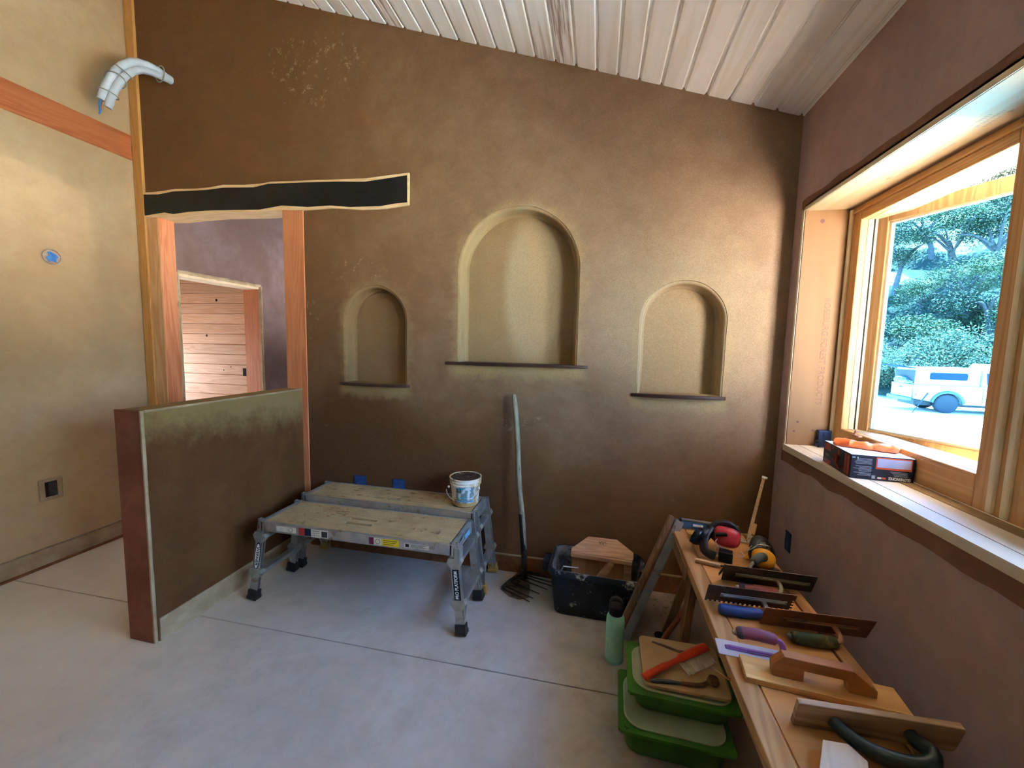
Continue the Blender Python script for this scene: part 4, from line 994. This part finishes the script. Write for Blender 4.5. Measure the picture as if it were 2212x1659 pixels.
MB().box(.05, .30, -.06, .012, 0, .028, M=Matrix.Rotation(-.12, 4, 'Z'), bev=.002).build('strip', MWF, t)

# spirit level and straightedge at the far end
t = thing('spirit_level', 'silver and blue spirit level lying across the far end of the bench', 'level', (.645, 2.335, ZT + .002), (0, 0, -.12))
MB().box(-.155, .13, -.011, .011, .05, .054).box(-.155, .13, -.011, .011, 0, .004).box(-.155, .13, -.004, .004, .002, .052).build('frame', M_alu, t)
MB().box(-.15, -.01, -.0095, -.003, .010, .044).build('side_panel', mat('sky_blue_panel', (70, 130, 196), (56, 112, 178), scale=5), t)
for x in (-.07, .10): MB().tube([(x - .025, -.0105, .028), (x + .025, -.0105, .028)], .0075, 10).build('vial', mat('pale_vial', (214, 224, 230), rough=.2), t, smooth=True)
MB().box(-.167, -.153, -.013, .013, -.001, .055, bev=.003).build('end_cap', mat('black_end_cap', (24, 30, 44), rough=.5), t)
o = MB().box(-.14, .2, -.02, .02, 0, .009, bev=.002).build('steel_rule', M_alu); o.location = (.685, 2.275, ZT + .002); o.rotation_euler = (0, 0, -.17); tag(o, 'flat aluminium rule lying in front of the spirit level', 'rule')
o = MB().box(-.04, .04, -.022, .022, 0, .032, bev=.005).build('sponge', mat('ochre_sponge', (206, 158, 70), (180, 140, 84), scale=30, rough=.9)); o.location = (.545, 2.235, ZT + .001); o.rotation_euler = (0, 0, -.3); tag(o, 'ochre sponge half hidden behind the leaning straightedge top', 'sponge')

# ear muffs
def cup(mb, c, R, rx, rz, dep, power=3): mb.lathe([(0, 0), (.55, .0), (.86, dep * .12), (1, dep * .45), (1, dep)], 32, M=Matrix.Translation(c) @ R @ Matrix.Diagonal((rx, rz, 1, 1)), power=power)
def lookR(n, roll=0):
    n = Vector(n).normalized(); return n.to_track_quat('Z', 'Y').to_matrix().to_4x4() @ Matrix.Rotation(roll, 4, 'Z')
M_muffr = mat('coral_red_shell', (206, 62, 72), (192, 52, 62), scale=5, rough=.35)
M_blk = mat('satin_black_plastic', (18, 20, 26), (30, 32, 38), scale=8, rough=.4)
t = thing('ear_muffs', 'red-cupped ear muffs with black headband folded up on the bench', 'ear muffs', (.655, 2.12, ZT)); t.scale = (1.28, 1.28, 1.22)
R = lookR((.10, .93, -.30), .12)
mb = MB(); cup(mb, (-.005, -.035, .077), R, .047, .038, .036); mb.build('cup', M_muffr, t, smooth=50, label='red cup')
MB().box(-.03, .012, -.0475, -.030, .088, .098, bev=.002, M=Matrix.Rotation(-.15, 4, 'Y') @ Matrix.Translation((-.008, .0, -.0))).build('cup_slot', M_blk, t)
mb = MB(); mb.tube([Vector((-.005, .008, .078)) + (R.to_3x3() @ Vector((cos(a) * .046, sin(a) * .039, 0))) for a in [2 * pi * k / 28 for k in range(29)]], .012, 10); mb.lathe([(0, 0), (.9, 0), (.9, .01), (0, .01)], 24, M=Matrix.Translation((-.005, .004, .078)) @ R @ Matrix.Diagonal((.047, .039, 1, 1)))
mb.build('ear_cushion', M_blk, t, smooth=50)
bandp = spline([(-.02, .035, .12), (.02, .04, .145), (.07, .05, .13), (.10, .06, .08), (.10, .05, .03), (.06, .0, .012)], 5)
MB().tube(spline([(-.06, .0, .10), (-.085, -.03, .07), (-.09, -.06, .03), (-.06, -.085, .02)], 5), .016, 10, flat=.5).build('headband', M_blk, t, smooth=True)
R2 = lookR((-.62, .5, .25), .3)
mb = MB(); cup(mb, (-.088, -.02, .052), R2, .042, .034, .03); mb.build('cup', mat('gloss_black_shell', (20, 22, 28), (32, 34, 42), rough=.25), t, smooth=50, label='black cup')
mb = MB(); mb.tube([Vector((-.075, -.002, .058)) + (R2.to_3x3() @ Vector((cos(a) * .04, sin(a) * .032, 0))) for a in [2 * pi * k / 24 for k in range(25)]], .010, 8); mb.build('ear_cushion', M_blk, t, smooth=True)
MB().box(-.025, .022, -.05, -.012, .001, .042, bev=.004, M=Matrix.Translation((-.01, -.045, 0)) @ Matrix.Rotation(-.3, 4, 'Z')).build('cup', M_blk, t, label='lower black pad')
mb = MB()
for s in (0, 1): mb.tube(spline([(-.045, -.05, .075 - .03 * s), (-.055, -.065, .07 - .03 * s), (-.04, -.075, .055 - .03 * s), (-.02, -.07, .05 - .03 * s)], 4), .0015, 5)
mb.tube(spline([(.005, -.075, .04), (.025, -.085, .03), (.04, -.08, .035), (.03, -.07, .045)], 4), .0018, 5)
mb.build('wire_arm', M_alu, t, smooth=True)
t = thing('ear_muffs', 'yellow-cupped ear muffs with black headband, beside the red ones', 'ear muffs', (.775, 2.03, ZT))
M_muffy = mat('amber_yellow_shell', (236, 168, 36), (222, 150, 30), scale=4, rough=.4, dirt=((200, 96, 40), .70, 12))
R = lookR((-.15, .85, -.52), .3)
mb = MB(); cup(mb, (.015, -.045, .058), R, .049, .042, .045, power=2.3); mb.build('cup', M_muffy, t, smooth=50, label='yellow cup')
mb = MB(); mb.tube([Vector((.008, .002, .038)) + (R.to_3x3() @ Vector((cos(a) * .047, sin(a) * .04, 0))) for a in [2 * pi * k / 28 for k in range(29)]], .011, 10); mb.build('ear_cushion', M_blk, t, smooth=True)
mb = MB(); cup(mb, (.0, .05, .028), lookR((0, -.4, -1), 0), .045, .035, .026, power=2.3); mb.build('cup', M_muffy, t, smooth=50, label='yellow cup, far one')
MB().tube(spline([(-.01, .05, .055), (.015, .085, .085), (.05, .10, .085), (.078, .09, .06), (.085, .06, .03)], 6), .020, 10, flat=.35).build('headband', M_blk, t, smooth=True)
mb = MB(); mb.tube(spline([(-.035, .0, .09), (-.06, -.02, .075), (-.045, -.03, .088), (.0, .0, .1), (.045, -.005, .095)], 5), .0016, 5); mb.tube(spline([(-.045, .03, .095), (-.055, .01, .11), (-.03, .02, .125), (-.03, .05, .10)], 5), .0016, 5); mb.build('wire_arm', M_alu, t, smooth=True)

# stake standing in the corner
t = thing('wooden_stake', 'thin wooden stake with a white tip leaning into the wall corner behind the ear muffs', 'stake', (0, 0, 0))
a, b = Vector((.795, 2.245, ZT + .003)), Vector((.975, 2.58, .862))
zc = (b - a).normalized(); xv = Vector((1, 0, 0)); xv = (xv - zc * xv.dot(zc)).normalized(); yv = zc.cross(xv)
M = Matrix.Translation(a) @ Matrix((xv, yv, zc)).transposed().to_4x4(); Ln = (b - a).length
MB().box(-.008, .008, -.006, .006, 0, Ln, M=M, bev=.0015).build('stick', wood('grey_brown_stake', (172, 140, 100), (138, 106, 74), axis=2, scale=4, knots=False), t)
MB().box(-.010, .010, -.008, .008, Ln - .012, Ln + .004, M=M).box(.0, .018, -.004, .004, Ln - .004, Ln + .008, M=M).build('tip', M_white, t)
MB().box(.006, .024, -.008, .004, .06, .13, M=M, bev=.004).build('clip', mat('ochre_clip', (186, 150, 90), (160, 124, 70)), t)

# ---------------------------------------------------------------- glove carton on the sill
M_cart = mat('navy_black_card', (24, 34, 52), (32, 42, 60), scale=4, rough=.45)
M_cwh = mat('white_card', (226, 226, 232), (214, 216, 224), scale=4)
M_cor = mat('orange_print', (222, 98, 62), (206, 84, 52), scale=8)
M_cpl = mat('pale_blue_window', (168, 176, 212), (184, 190, 218), scale=4, rough=.35)
M_ctx = mat('pale_print', (150, 164, 184))
BW, BD, BHt = .262, .275, .102
t = thing('glove_carton', 'upside-down black and orange disposable glove carton on the window sill', 'box', (1.072, 1.966, WZ0 + .0012), (0, 0, radians(-6))); t.scale = (.84, 1, 1)
MB().box(0, BW, 0, BD, 0, BHt, bev=.0015).build('carton', M_cart, t)
MB().box(.002, BW - .002, .002, BD - .002, BHt - .0005, BHt + .0006).build('base_flaps', M_cwh, t, label='white underside facing up')
Y0 = -.0006
mb = MB(); mb.box(.105, .25, Y0, 0, .048, .098); mb.build('window_border', M_cor, t)
MB().box(.110, .245, Y0 - .0006, Y0, .056, .093).build('window', M_cpl, t)
mb = MB()
for blk, (x0, x1, zt) in enumerate(((.012, .088, .086), (.012, .088, .054), (.012, .088, .026))):
    for i in range((5, 5, 3)[blk]): mb.box(x0 + random.uniform(0, .03), x1, Y0 - .0002, Y0 + .0004, zt - i * .0052, zt - i * .0052 + .0018)
for i in range(4): mb.box(.165 + .006 * i, .235, Y0 - .0002, Y0 + .0004, .040 - i * .0055, .042 - i * .0055)
mb.box(.004, .018, Y0 - .0002, Y0 + .0004, .088, .094)
mb.build('small_print', M_ctx, t, kind='stuff')
MB().box(.092, .106, Y0 - .0002, 0, .006, .019).build('barcode_patch', mat('grey_patch', (150, 158, 170)), t)
MB().box(.116, .132, Y0 - .0002, 0, .007, .014).build('badge', M_cwh, t); MB().box(.134, .150, Y0 - .0002, 0, .007, .014).build('badge', M_cor, t)
text('GLOVEWORKS', .0165, M_cwh, 'lettering', t, Matrix.Translation((.205, Y0 - .0004, .013)) @ Matrix.Rotation(pi / 2, 4, 'X') @ Matrix.Rotation(pi, 4, 'Z'), sx=.80, bold=.0006)
text('8', .012, M_cwh, 'lettering', t, Matrix.Translation((.028, Y0 - .0004, .090)) @ Matrix.Rotation(pi / 2, 4, 'X') @ Matrix.Rotation(pi, 4, 'Z'))
# left side of the carton (faces the room's left)
def side(m, nm, y0, y1, z0, z1): MB().box(-.0006, 0, y0, y1, z0, z1).build(nm, m, t)
M_side = mat('dull_orange_print', (176, 84, 66), (156, 70, 58), scale=12)
side(M_side, 'side_print', .012, .055, .008, .094); side(M_side, 'side_print', .20, .262, .066, .098); side(M_side, 'side_print', .19, .262, .0, .022)
side(M_side, 'side_print', .105, .125, .07, .094); side(M_side, 'side_print', .165, .183, .082, .098); side(mat('dim_grey_print', (110, 110, 116)), 'side_print', .215, .25, .038, .048)
mb = MB()
for a0, ln in ((.2, .045), (.6, .03), (1.0, .045), (1.5, .05), (2.2, .045)):
    c0 = Vector((-.0004, .125, .03)); mb.tube([c0, c0 + Vector((0, cos(a0) * ln, sin(a0) * ln))], .006, 6, flat=.15)
mb.tube([(-.0004, .125, .03), (-.0004, .10, .012), (-.0004, .08, .018), (-.0004, .072, .034)], .008, 6, flat=.15)
mb.build('hand_picture', M_side, t)
text('GLOVEWORKS', .0145, mat('dark_print', (70, 34, 34)), 'lettering', t, Matrix.Translation((-.0010, .034, .05)) @ Matrix.Rotation(-pi / 2, 4, 'Z') @ Matrix.Rotation(pi / 2, 4, 'X') @ Matrix.Rotation(-pi / 2, 4, 'Z'), sx=.9)
# orange gloves on top
g = MB(); P = spline([(-.10, .028, .012), (-.06, .012, .014), (-.01, .0, .013), (.05, -.004, .014), (.095, -.012, .014), (.115, -.014, .012)], 6)
g.tube(P, [.016] + [.030] * 4 + [.034] * 4 + [.026] * 8 + [.032] * 8 + [.028] * 5 + [.014], 18, flat=.62); g.jitter(.010, 30)
for v in g.bm.verts: v.co.z = max(v.co.z, .001)
o = g.build('rubber_glove', mat('bright_orange_nitrile', (244, 112, 50), (250, 140, 84), scale=12, rough=.35), smooth=True)
o.location = (1.185, 2.09, WZ0 + BHt + .003); o.rotation_euler = (0, 0, -.40); tag(o, 'crumpled bright orange rubber glove lying on the carton', 'glove')
t = thing('latch_hardware', 'small black latch hardware in the far corner of the window sill', 'latch', (1.262, 2.56, WZ0 + .002))
MB().box(-.035, .03, .0, .03, 0, .095, bev=.003).box(-.012, .012, -.004, .002, .055, .085).build('body', M_bluedk, t)
MB().ball((-.04, .0, .03), .012).tube([(-.035, 0, .012), (-.03, -.005, .0)], .005, 6).build('knob', M_rubber, t, smooth=True)

# ---------------------------------------------------------------- outside
GZ = -.66
k = NT('bright_gravel'); v = k.map()
c = k.mix(k.ramp(k.noise(v, .6, 6, .7), .35, .65), lin((208, 198, 182)), lin((226, 218, 204))); c = k.mix(k.ramp(k.noise(v, 4, 6, .8), .66, .7), c, lin((120, 110, 96)))
k.col(c); k.b.inputs['Roughness'].default_value = .95
def terrain():
    bm = bmesh.new(); n, m = 70, 60; g = []
    for i in range(n):
        row = []
        for j in range(m):
            x = 1.4 + (i / (n - 1)) ** 1.3 * 95; y = -20 + j / (m - 1) * 130
            r = x * .55 + y * .83
            hgt = max(0, r - 27) * .50; hgt = hgt + (noise.noise(Vector((x * .11, y * .11, 0))) * 2.2 + noise.noise(Vector((x * .3, y * .3, 4))) * .7) * min(1, max(0, (r - 26) / 6))
            row.append(bm.verts.new((x, y, GZ + max(hgt, 0))))
        g.append(row)
    for i in range(n - 1):
        for j in range(m - 1): bm.faces.new((g[i][j], g[i + 1][j], g[i + 1][j + 1], g[i][j + 1]))
    bmesh.ops.recalc_face_normals(bm, faces=bm.faces)
    mb = MB(); mb.bm.free(); mb.bm = bm; return mb
kk = NT('yard_and_dry_hillside'); v = kk.map(); X = kk.xyz()
gr = kk.mix(kk.ramp(kk.noise(v, .16, 6, .7), .46, .56), lin((34, 44, 34)), lin((140, 128, 96))); gr = kk.mix(kk.ramp(kk.noise(v, 1.3, 7, .8), .5, .62), gr, lin((32, 46, 34)))
yd = kk.mix(kk.ramp(kk.noise(v, 4, 6, .8), .66, .7), lin((232, 224, 208)), lin((130, 120, 106)))
kk.col(kk.mix(kk.ramp(X[2], GZ + .02, GZ + .25), yd, gr)); kk.b.inputs['Roughness'].default_value = .95; kk.b.inputs['Specular IOR Level'].default_value = .1
struct('ground_outside', terrain(), kk.m)
def leafy(mats):
    k = NT(mats[0]); v = k.map(); oi = k.n('ShaderNodeObjectInfo')
    k.col(k.mix(k.ramp(k.noise(v, 3.0, 3), .4, .6), lin(mats[1]), lin(mats[2]))); k.b.inputs['Roughness'].default_value = .7; k.b.inputs['Specular IOR Level'].default_value = .15
    return k.m
LM = [leafy(('oak_leaves', (44, 56, 34), (80, 92, 58))), leafy(('dark_oak_leaves', (28, 42, 30), (52, 66, 44))), leafy(('silvery_leaves', (74, 84, 64), (98, 106, 82)))]
M_bark = mat('grey_bark', (84, 76, 70), (64, 58, 54), scale=9, rough=.9)
def crown_mesh(seed, blobs, n, size):
    rnd = random.Random(seed); bm = bmesh.new()
    for q in range(n):
        b = blobs[rnd.randrange(len(blobs))]
        d = Vector((rnd.gauss(0, 1), rnd.gauss(0, 1), rnd.gauss(0, 1))).normalized() * (rnd.random() ** .35)
        p = Vector((b[0] + d.x * b[3], b[1] + d.y * b[3], b[2] + d.z * b[3] * b[4]))
        u = Vector((rnd.gauss(0, 1), rnd.gauss(0, 1), rnd.gauss(0, .6))).normalized(); w = u.cross(Vector((rnd.gauss(0, .5), rnd.gauss(0, .5), 1))).normalized()
        s = size * rnd.uniform(.6, 1.3)
        vs = [bm.verts.new(p + u * s * a + w * s * .5 * c) for a, c in ((-1, 0), (0, -.8), (1, 0), (0, .8))]
        bm.faces.new(vs)
    me = bpy.data.meshes.new('crown'); bm.to_mesh(me); bm.free(); return me
def branchy(seed, h):
    rnd = random.Random(seed); mb = MB(); lean = rnd.uniform(-.25, .25)
    top = Vector((lean * h, rnd.uniform(-.2, .2) * h, h * .6)); mb.tube(spline([(0, 0, -.5), (lean * h * .3, 0, h * .25), top], 4), [.17 * (1 - i / 14) for i in range(9)], 8)
    for i in range(6):
        a = 2 * pi * i / 6 + rnd.random(); e = top + Vector((cos(a) * h * .35, sin(a) * h * .35, h * rnd.uniform(.1, .35)))
        s0 = top * rnd.uniform(.55, .95); mb.tube(spline([s0, s0.lerp(e, .5) + Vector((0, 0, .2)), e], 3), [.07, .065, .06, .05, .04, .03, .02], 6)
    return mb
rnd = random.Random(3); protos = []
for vkind in range(3):
    bl = []
    for i in range(11):
        a = rnd.uniform(0, 2 * pi); rr_ = rnd.uniform(.3, 1.7); bl.append((rr_ * cos(a), rr_ * sin(a), 2.6 + rnd.uniform(-.7, 1.2), rnd.uniform(.6, 1.1), .6))
    protos.append(crown_mesh(20 + vkind, bl, 7500, .06))
bush_me = []
for vkind in range(2):
    bl = [(rnd.uniform(-1.3, 1.3), rnd.uniform(-1.3, 1.3), rnd.uniform(.2, 1.5), rnd.uniform(.5, .9), .8) for i in range(9)]
    bush_me.append(crown_mesh(40 + vkind, bl, 7500, .052))
def gz(x, y):
    r = x * .55 + y * .83
    return GZ + max(0, max(0, r - 27) * .50 + (noise.noise(Vector((x * .11, y * .11, 0))) * 2.2 + noise.noise(Vector((x * .3, y * .3, 4))) * .7) * min(1, max(0, (r - 26) / 6)))
TREES = [  # azimuth deg from +y toward +x, distance, scale, kind, leaf
    (30.5, 40, 1.25, 0, 1, 'dark spreading oak on the hillside at the left of the window view'), (34.5, 42, 1.25, 1, 0, 'oak with forked trunk high on the hillside, centre of the window view'), (38.0, 41, 1.3, 2, 1, 'dark oak high on the hillside against the window mullion'),
    (32.5, 36, .8, 2, 0, 'small oak below the pale grass patch on the slope'), (36.5, 36, 1.0, 0, 0, 'mid-green oak halfway up the slope beside the mullion'),
    (29.0, 47, 1.3, 2, 1, 'far dark oak at the left edge of the glass'), (33.0, 50, 1.4, 1, 1, 'far oak at the top of the view behind the forked one'), (37.0, 52, 1.4, 0, 1, 'farthest oak at the top right of the view'), (41.5, 46, 1.4, 1, 1, 'dark oak seen past the mullion')]
for i, (az, d, s, kd, lm, lb) in enumerate(TREES):
    x, y = d * sin(radians(az)), d * cos(radians(az)); z = gz(x, y)
    t = thing('oak_tree', lb, 'tree', (x, y, z - .1), (0, 0, i * 1.3), group='oaks on the hillside'); t.scale = (s, s, s)
    o = bpy.data.objects.new('crown', protos[kd].copy()); COL.objects.link(o); o.data.materials.append(LM[lm]); o.parent = t
    branchy(i, 3.4).build('trunk', M_bark, t, smooth=True)
BUSH = [(34.8, 28.5, 1.35, 0, 2, 'large pale silvery shrub behind the pickup truck'), (31.6, 27.5, 1.15, 1, 2, 'pale shrub behind the tail of the pickup truck'), (30.3, 29.5, 1.2, 0, 2, 'pale shrub at the left edge of the glass'), (33.3, 31, 1.3, 1, 0, 'green shrub on the slope above the pale ones'), (37.5, 33, 1.3, 0, 0, 'green shrub on the slope right above the truck cab'), (29.3, 33, 1.3, 1, 1, 'dark shrub on the slope at the far left of the view'), (35.5, 34, 1.2, 1, 1, 'dark shrub in the middle of the slope'), (39.5, 30, 1.3, 0, 1, 'dark shrub behind the window mullion')]
for i, (az, d, s, kd, lm, lb) in enumerate(BUSH):
    x, y = d * sin(radians(az)), d * cos(radians(az)); z = gz(x, y)
    t = thing('shrub', lb, 'shrub', (x, y, z - .05), (0, 0, i * 2.1), group='shrubs behind the truck'); t.scale = (s, s, s * 1.1)
    o = bpy.data.objects.new('foliage', bush_me[kd].copy()); COL.objects.link(o); o.data.materials.append(LM[lm]); o.parent = t
    branchy(50 + i, 1.6).build('stem', M_bark, t, smooth=True)

# pickup truck with canopy; local x = forward, origin on the ground under the rear wheel on the near side
M_car = mat('white_car_paint', (150, 158, 160), rough=.25, spec=.5); M_cg = mat('dark_car_glass', (14, 34, 60), rough=.5, spec=.1); M_flare = mat('grey_arch_flare', (56, 66, 80), rough=.6)
M_tyre = mat('tyre_rubber', (30, 34, 40), rough=.8); M_rim = mat('steel_wheel', (78, 84, 92), metal=.3, rough=.5); M_trimb = mat('truck_black_trim', (30, 32, 36)); M_lamp = mat('red_tail_lamp', (110, 40, 60), (150, 90, 96), rough=.3)
hd = (.99, -.14); ang = atan2(hd[1], hd[0])
t = thing('pickup_truck', 'white pickup truck with canopy and open tailgate hatch parked in the yard', 'truck', (13.23, 18.74, GZ), (0, 0, ang))
# body side outline (x, z) with a cut wheel arch; near side at y=0, far side at y=1.65
def arch_pts(cx, r, z0, n=10): return [(cx + r * cos(pi - pi * i / n), max(z0, .36 + r * .98 * sin(pi - pi * i / n))) for i in range(n + 1)]
low = [(-1.02, .52)] + arch_pts(0, .43, .42) + [(.5, .36), (2.75, .36)] + arch_pts(3.2, .43, .42) + [(3.7, .45), (4.0, .5), (4.02, .85), (3.85, 1.02), (2.75, 1.08), (-1.06, 1.06)]
MB().poly(low, .0, 1.65, axis='y').build('body', M_car, t)
MB().poly([(-1.0, 1.06), (-1.0, 1.60), (-.9, 1.74), (.9, 1.76), (.92, 1.06)], .05, 1.6, axis='y', bev=.03).build('canopy', M_car, t, smooth=30)
MB().poly([(.95, 1.06), (1.0, 1.72), (1.9, 1.74), (2.15, 1.66), (2.75, 1.08)], .06, 1.59, axis='y', bev=.03).build('cab', M_car, t, smooth=30)
MB().poly([(x, z) for x, z in [(x_ - .02 + 0, z_ + 1.42) for x_, z_ in rr(.56, .135, .06)]], .035, .052, axis='y').build('canopy_window', M_cg, t)
MB().poly([(1.12, 1.16), (1.08, 1.58), (2.0, 1.58), (2.35, 1.16)], .048, .064, axis='y').build('cab_window', M_cg, t)
MB().poly([(1.30, 1.76), (1.42, 1.93), (1.50, 1.93), (1.46, 1.76)], .15, 1.5, axis='y').build('roof_visor', M_car, t)
mb = MB(); P0 = arch_pts(0, .47, .40); mb.tube([(x, -.01, z) for x, z in P0], .055, 8); mb.build('wheel_flare', M_flare, t, smooth=True)
for x, y in ((0, .0), (3.2, 0), (0, 1.45), (3.2, 1.45)):
    MB().lathe([(.20, 0), (.33, 0), (.365, .03), (.365, .19), (.33, .22), (.2, .22)], 28, M=Matrix.Translation((x, y + .22, .365)) @ Matrix.Rotation(pi / 2, 4, 'X')).build('tyre', M_tyre, t, smooth=40)
    MB().lathe([(0, .17), (.06, .19), (.08, .16), (.17, .15), (.2, .2), (.2, .02), (0, .02)], 20, M=Matrix.Translation((x, y + .22, .365)) @ Matrix.Rotation(pi / 2, 4, 'X')).build('wheel_rim', M_rim, t, smooth=40)
MB().box(1.0, 1.01, -.006, .0, .45, 1.05).box(2.3, 2.31, -.006, .0, .45, 1.05).build('door_seam', M_trimb, t)
MB().box(1.12, 1.34, -.03, .0, .93, .97, bev=.01).build('door_handle', M_trimb, t); MB().box(1.08, 2.25, -.015, .0, .60, .635).build('side_moulding', M_trimb, t)
MB().poly([(-1.03, .62), (-1.045, .97), (-.9, .97), (-.9, .8), (-.97, .62)], -.008, .01, axis='y').build('tail_lamp', M_lamp, t)
MB().box(-1.09, -1.05, .08, 1.57, .55, 1.05, bev=.01).build('tailgate', M_car, t)
MB().box(-1.10, -1.088, .75, .95, .9, .95).build('tailgate_latch', M_trimb, t)
MB().box(-1.22, -1.06, .05, 1.6, .42, .54, bev=.02).build('rear_bumper', M_rim, t)
MB().poly([(-1.02, 1.70), (-1.0, 1.73), (-1.62, 1.82), (-1.62, 1.79)], .1, 1.55, axis='y').build('hatch_glass', M_cg, t)
MB().box(-1.012, -.99, .12, 1.53, 1.1, 1.62).build('load_opening', M_trimb, t)
mb = MB(); mb.ball((-1.05, .9, 1.2), (.18, .5, .16)); mb.ball((-1.0, .45, 1.15), (.15, .25, .1)); mb.jitter(.05, 6); mb.build('cargo', mat('cluttered_cargo', (60, 74, 84), (130, 140, 146), scale=9), t)
MB().box(-.9, 3.7, .25, 1.4, .25, .5).build('chassis', M_trimb, t)
t = thing('leaning_rod', 'thin dark rod propped up beside the truck bumper', 'rod', (11.9, 18.4, GZ)); MB().tube([(0, 0, .0), (.55, .15, .78)], [.012, .03], 6).build('rod', M_trimb, t)

# eave outside the window
mb = MB(); mb.poly([(XR + .15, 2.92), (2.1, 2.70), (2.1, 2.73), (XR + .15, 2.95)], -3.5, 6.0, axis='y')
struct('roof_soffit', mb, mat('white_soffit', (244, 242, 236), rough=.7))
mb = MB(); mb.box(2.1, 2.135, -3.5, 6.0, 2.615, 2.76); struct('roof_fascia', mb, mat('grey_fascia', (120, 112, 108), rough=.7))

# ---------------------------------------------------------------- light
W = bpy.data.worlds.new('sky'); SC.world = W; W.use_nodes = True; nt = W.node_tree
bg = nt.nodes['Background']; tc = nt.nodes.new('ShaderNodeTexCoord'); sp = nt.nodes.new('ShaderNodeSeparateXYZ'); mr = nt.nodes.new('ShaderNodeMapRange'); mx = nt.nodes.new('ShaderNodeMix'); mx.data_type = 'RGBA'
nt.links.new(tc.outputs['Generated'], sp.inputs[0]); nt.links.new(sp.outputs[2], mr.inputs[0]); mr.inputs[1].default_value = 0; mr.inputs[2].default_value = .7
mx.inputs[6].default_value = (.72, .86, 1.05, 1); mx.inputs[7].default_value = (.36, .56, 1.05, 1)
nt.links.new(mr.outputs[0], mx.inputs[0]); nt.links.new(mx.outputs[2], bg.inputs[0]); bg.inputs[1].default_value = SKY
s = bpy.data.lights.new('sun', 'SUN'); s.energy = SUN; s.angle = .01; s.color = (1, .88, .72)
so = bpy.data.objects.new('sun', s); COL.objects.link(so); so.rotation_euler = (-Vector((.62, .55, 1.25))).to_track_quat('-Z', 'Y').to_euler()
def portal(loc, rot, sx, sy):
    l = bpy.data.lights.new('portal', 'AREA'); l.shape = 'RECTANGLE'; l.size = sx; l.size_y = sy; l.cycles.is_portal = True
    o = bpy.data.objects.new('portal', l); COL.objects.link(o); o.location = loc; o.rotation_euler = rot
portal((XR + .285, 1.08, 1.72), (0, pi / 2, 0), 1.3, 3.0)
portal((-1.6, 6.25, 1.55), (-pi / 2, 0, 0), 1.6, .9)
portal((-5.72, 3.4, 1.12), (0, -pi / 2, 0), .45, 1.3)

# ---------------------------------------------------------------- camera
cd = bpy.data.cameras.new('camera'); cam = bpy.data.objects.new('camera', cd); COL.objects.link(cam); SC.camera = cam
cd.sensor_width = 36; cd.lens = 880.3 / 2212 * 36; cd.clip_start = .02; cd.clip_end = 500
yaw, pitch, roll = -.20696, -.094257, .021265
f = Vector((sin(yaw) * cos(pitch), cos(yaw) * cos(pitch), sin(pitch))); r = Vector((cos(yaw), -sin(yaw), 0)); u = r.cross(f)
r2 = r * cos(roll) + u * sin(roll); u2 = u * cos(roll) - r * sin(roll)
cam.matrix_world = Matrix.Translation((0, 0, 1.6)) @ Matrix((r2, u2, -f)).transposed().to_4x4()
vs = SC.view_settings; vs.view_transform = 'Standard'; vs.look = 'None'; vs.gamma = 1; vs.use_curve_mapping = False; vs.exposure = EXPO
SC.cycles.max_bounces = 10; SC.cycles.diffuse_bounces = 6; SC.cycles.transparent_max_bounces = 12
SC.cycles.caustics_reflective = False; SC.cycles.caustics_refractive = False; SC.cycles.sample_clamp_indirect = 6
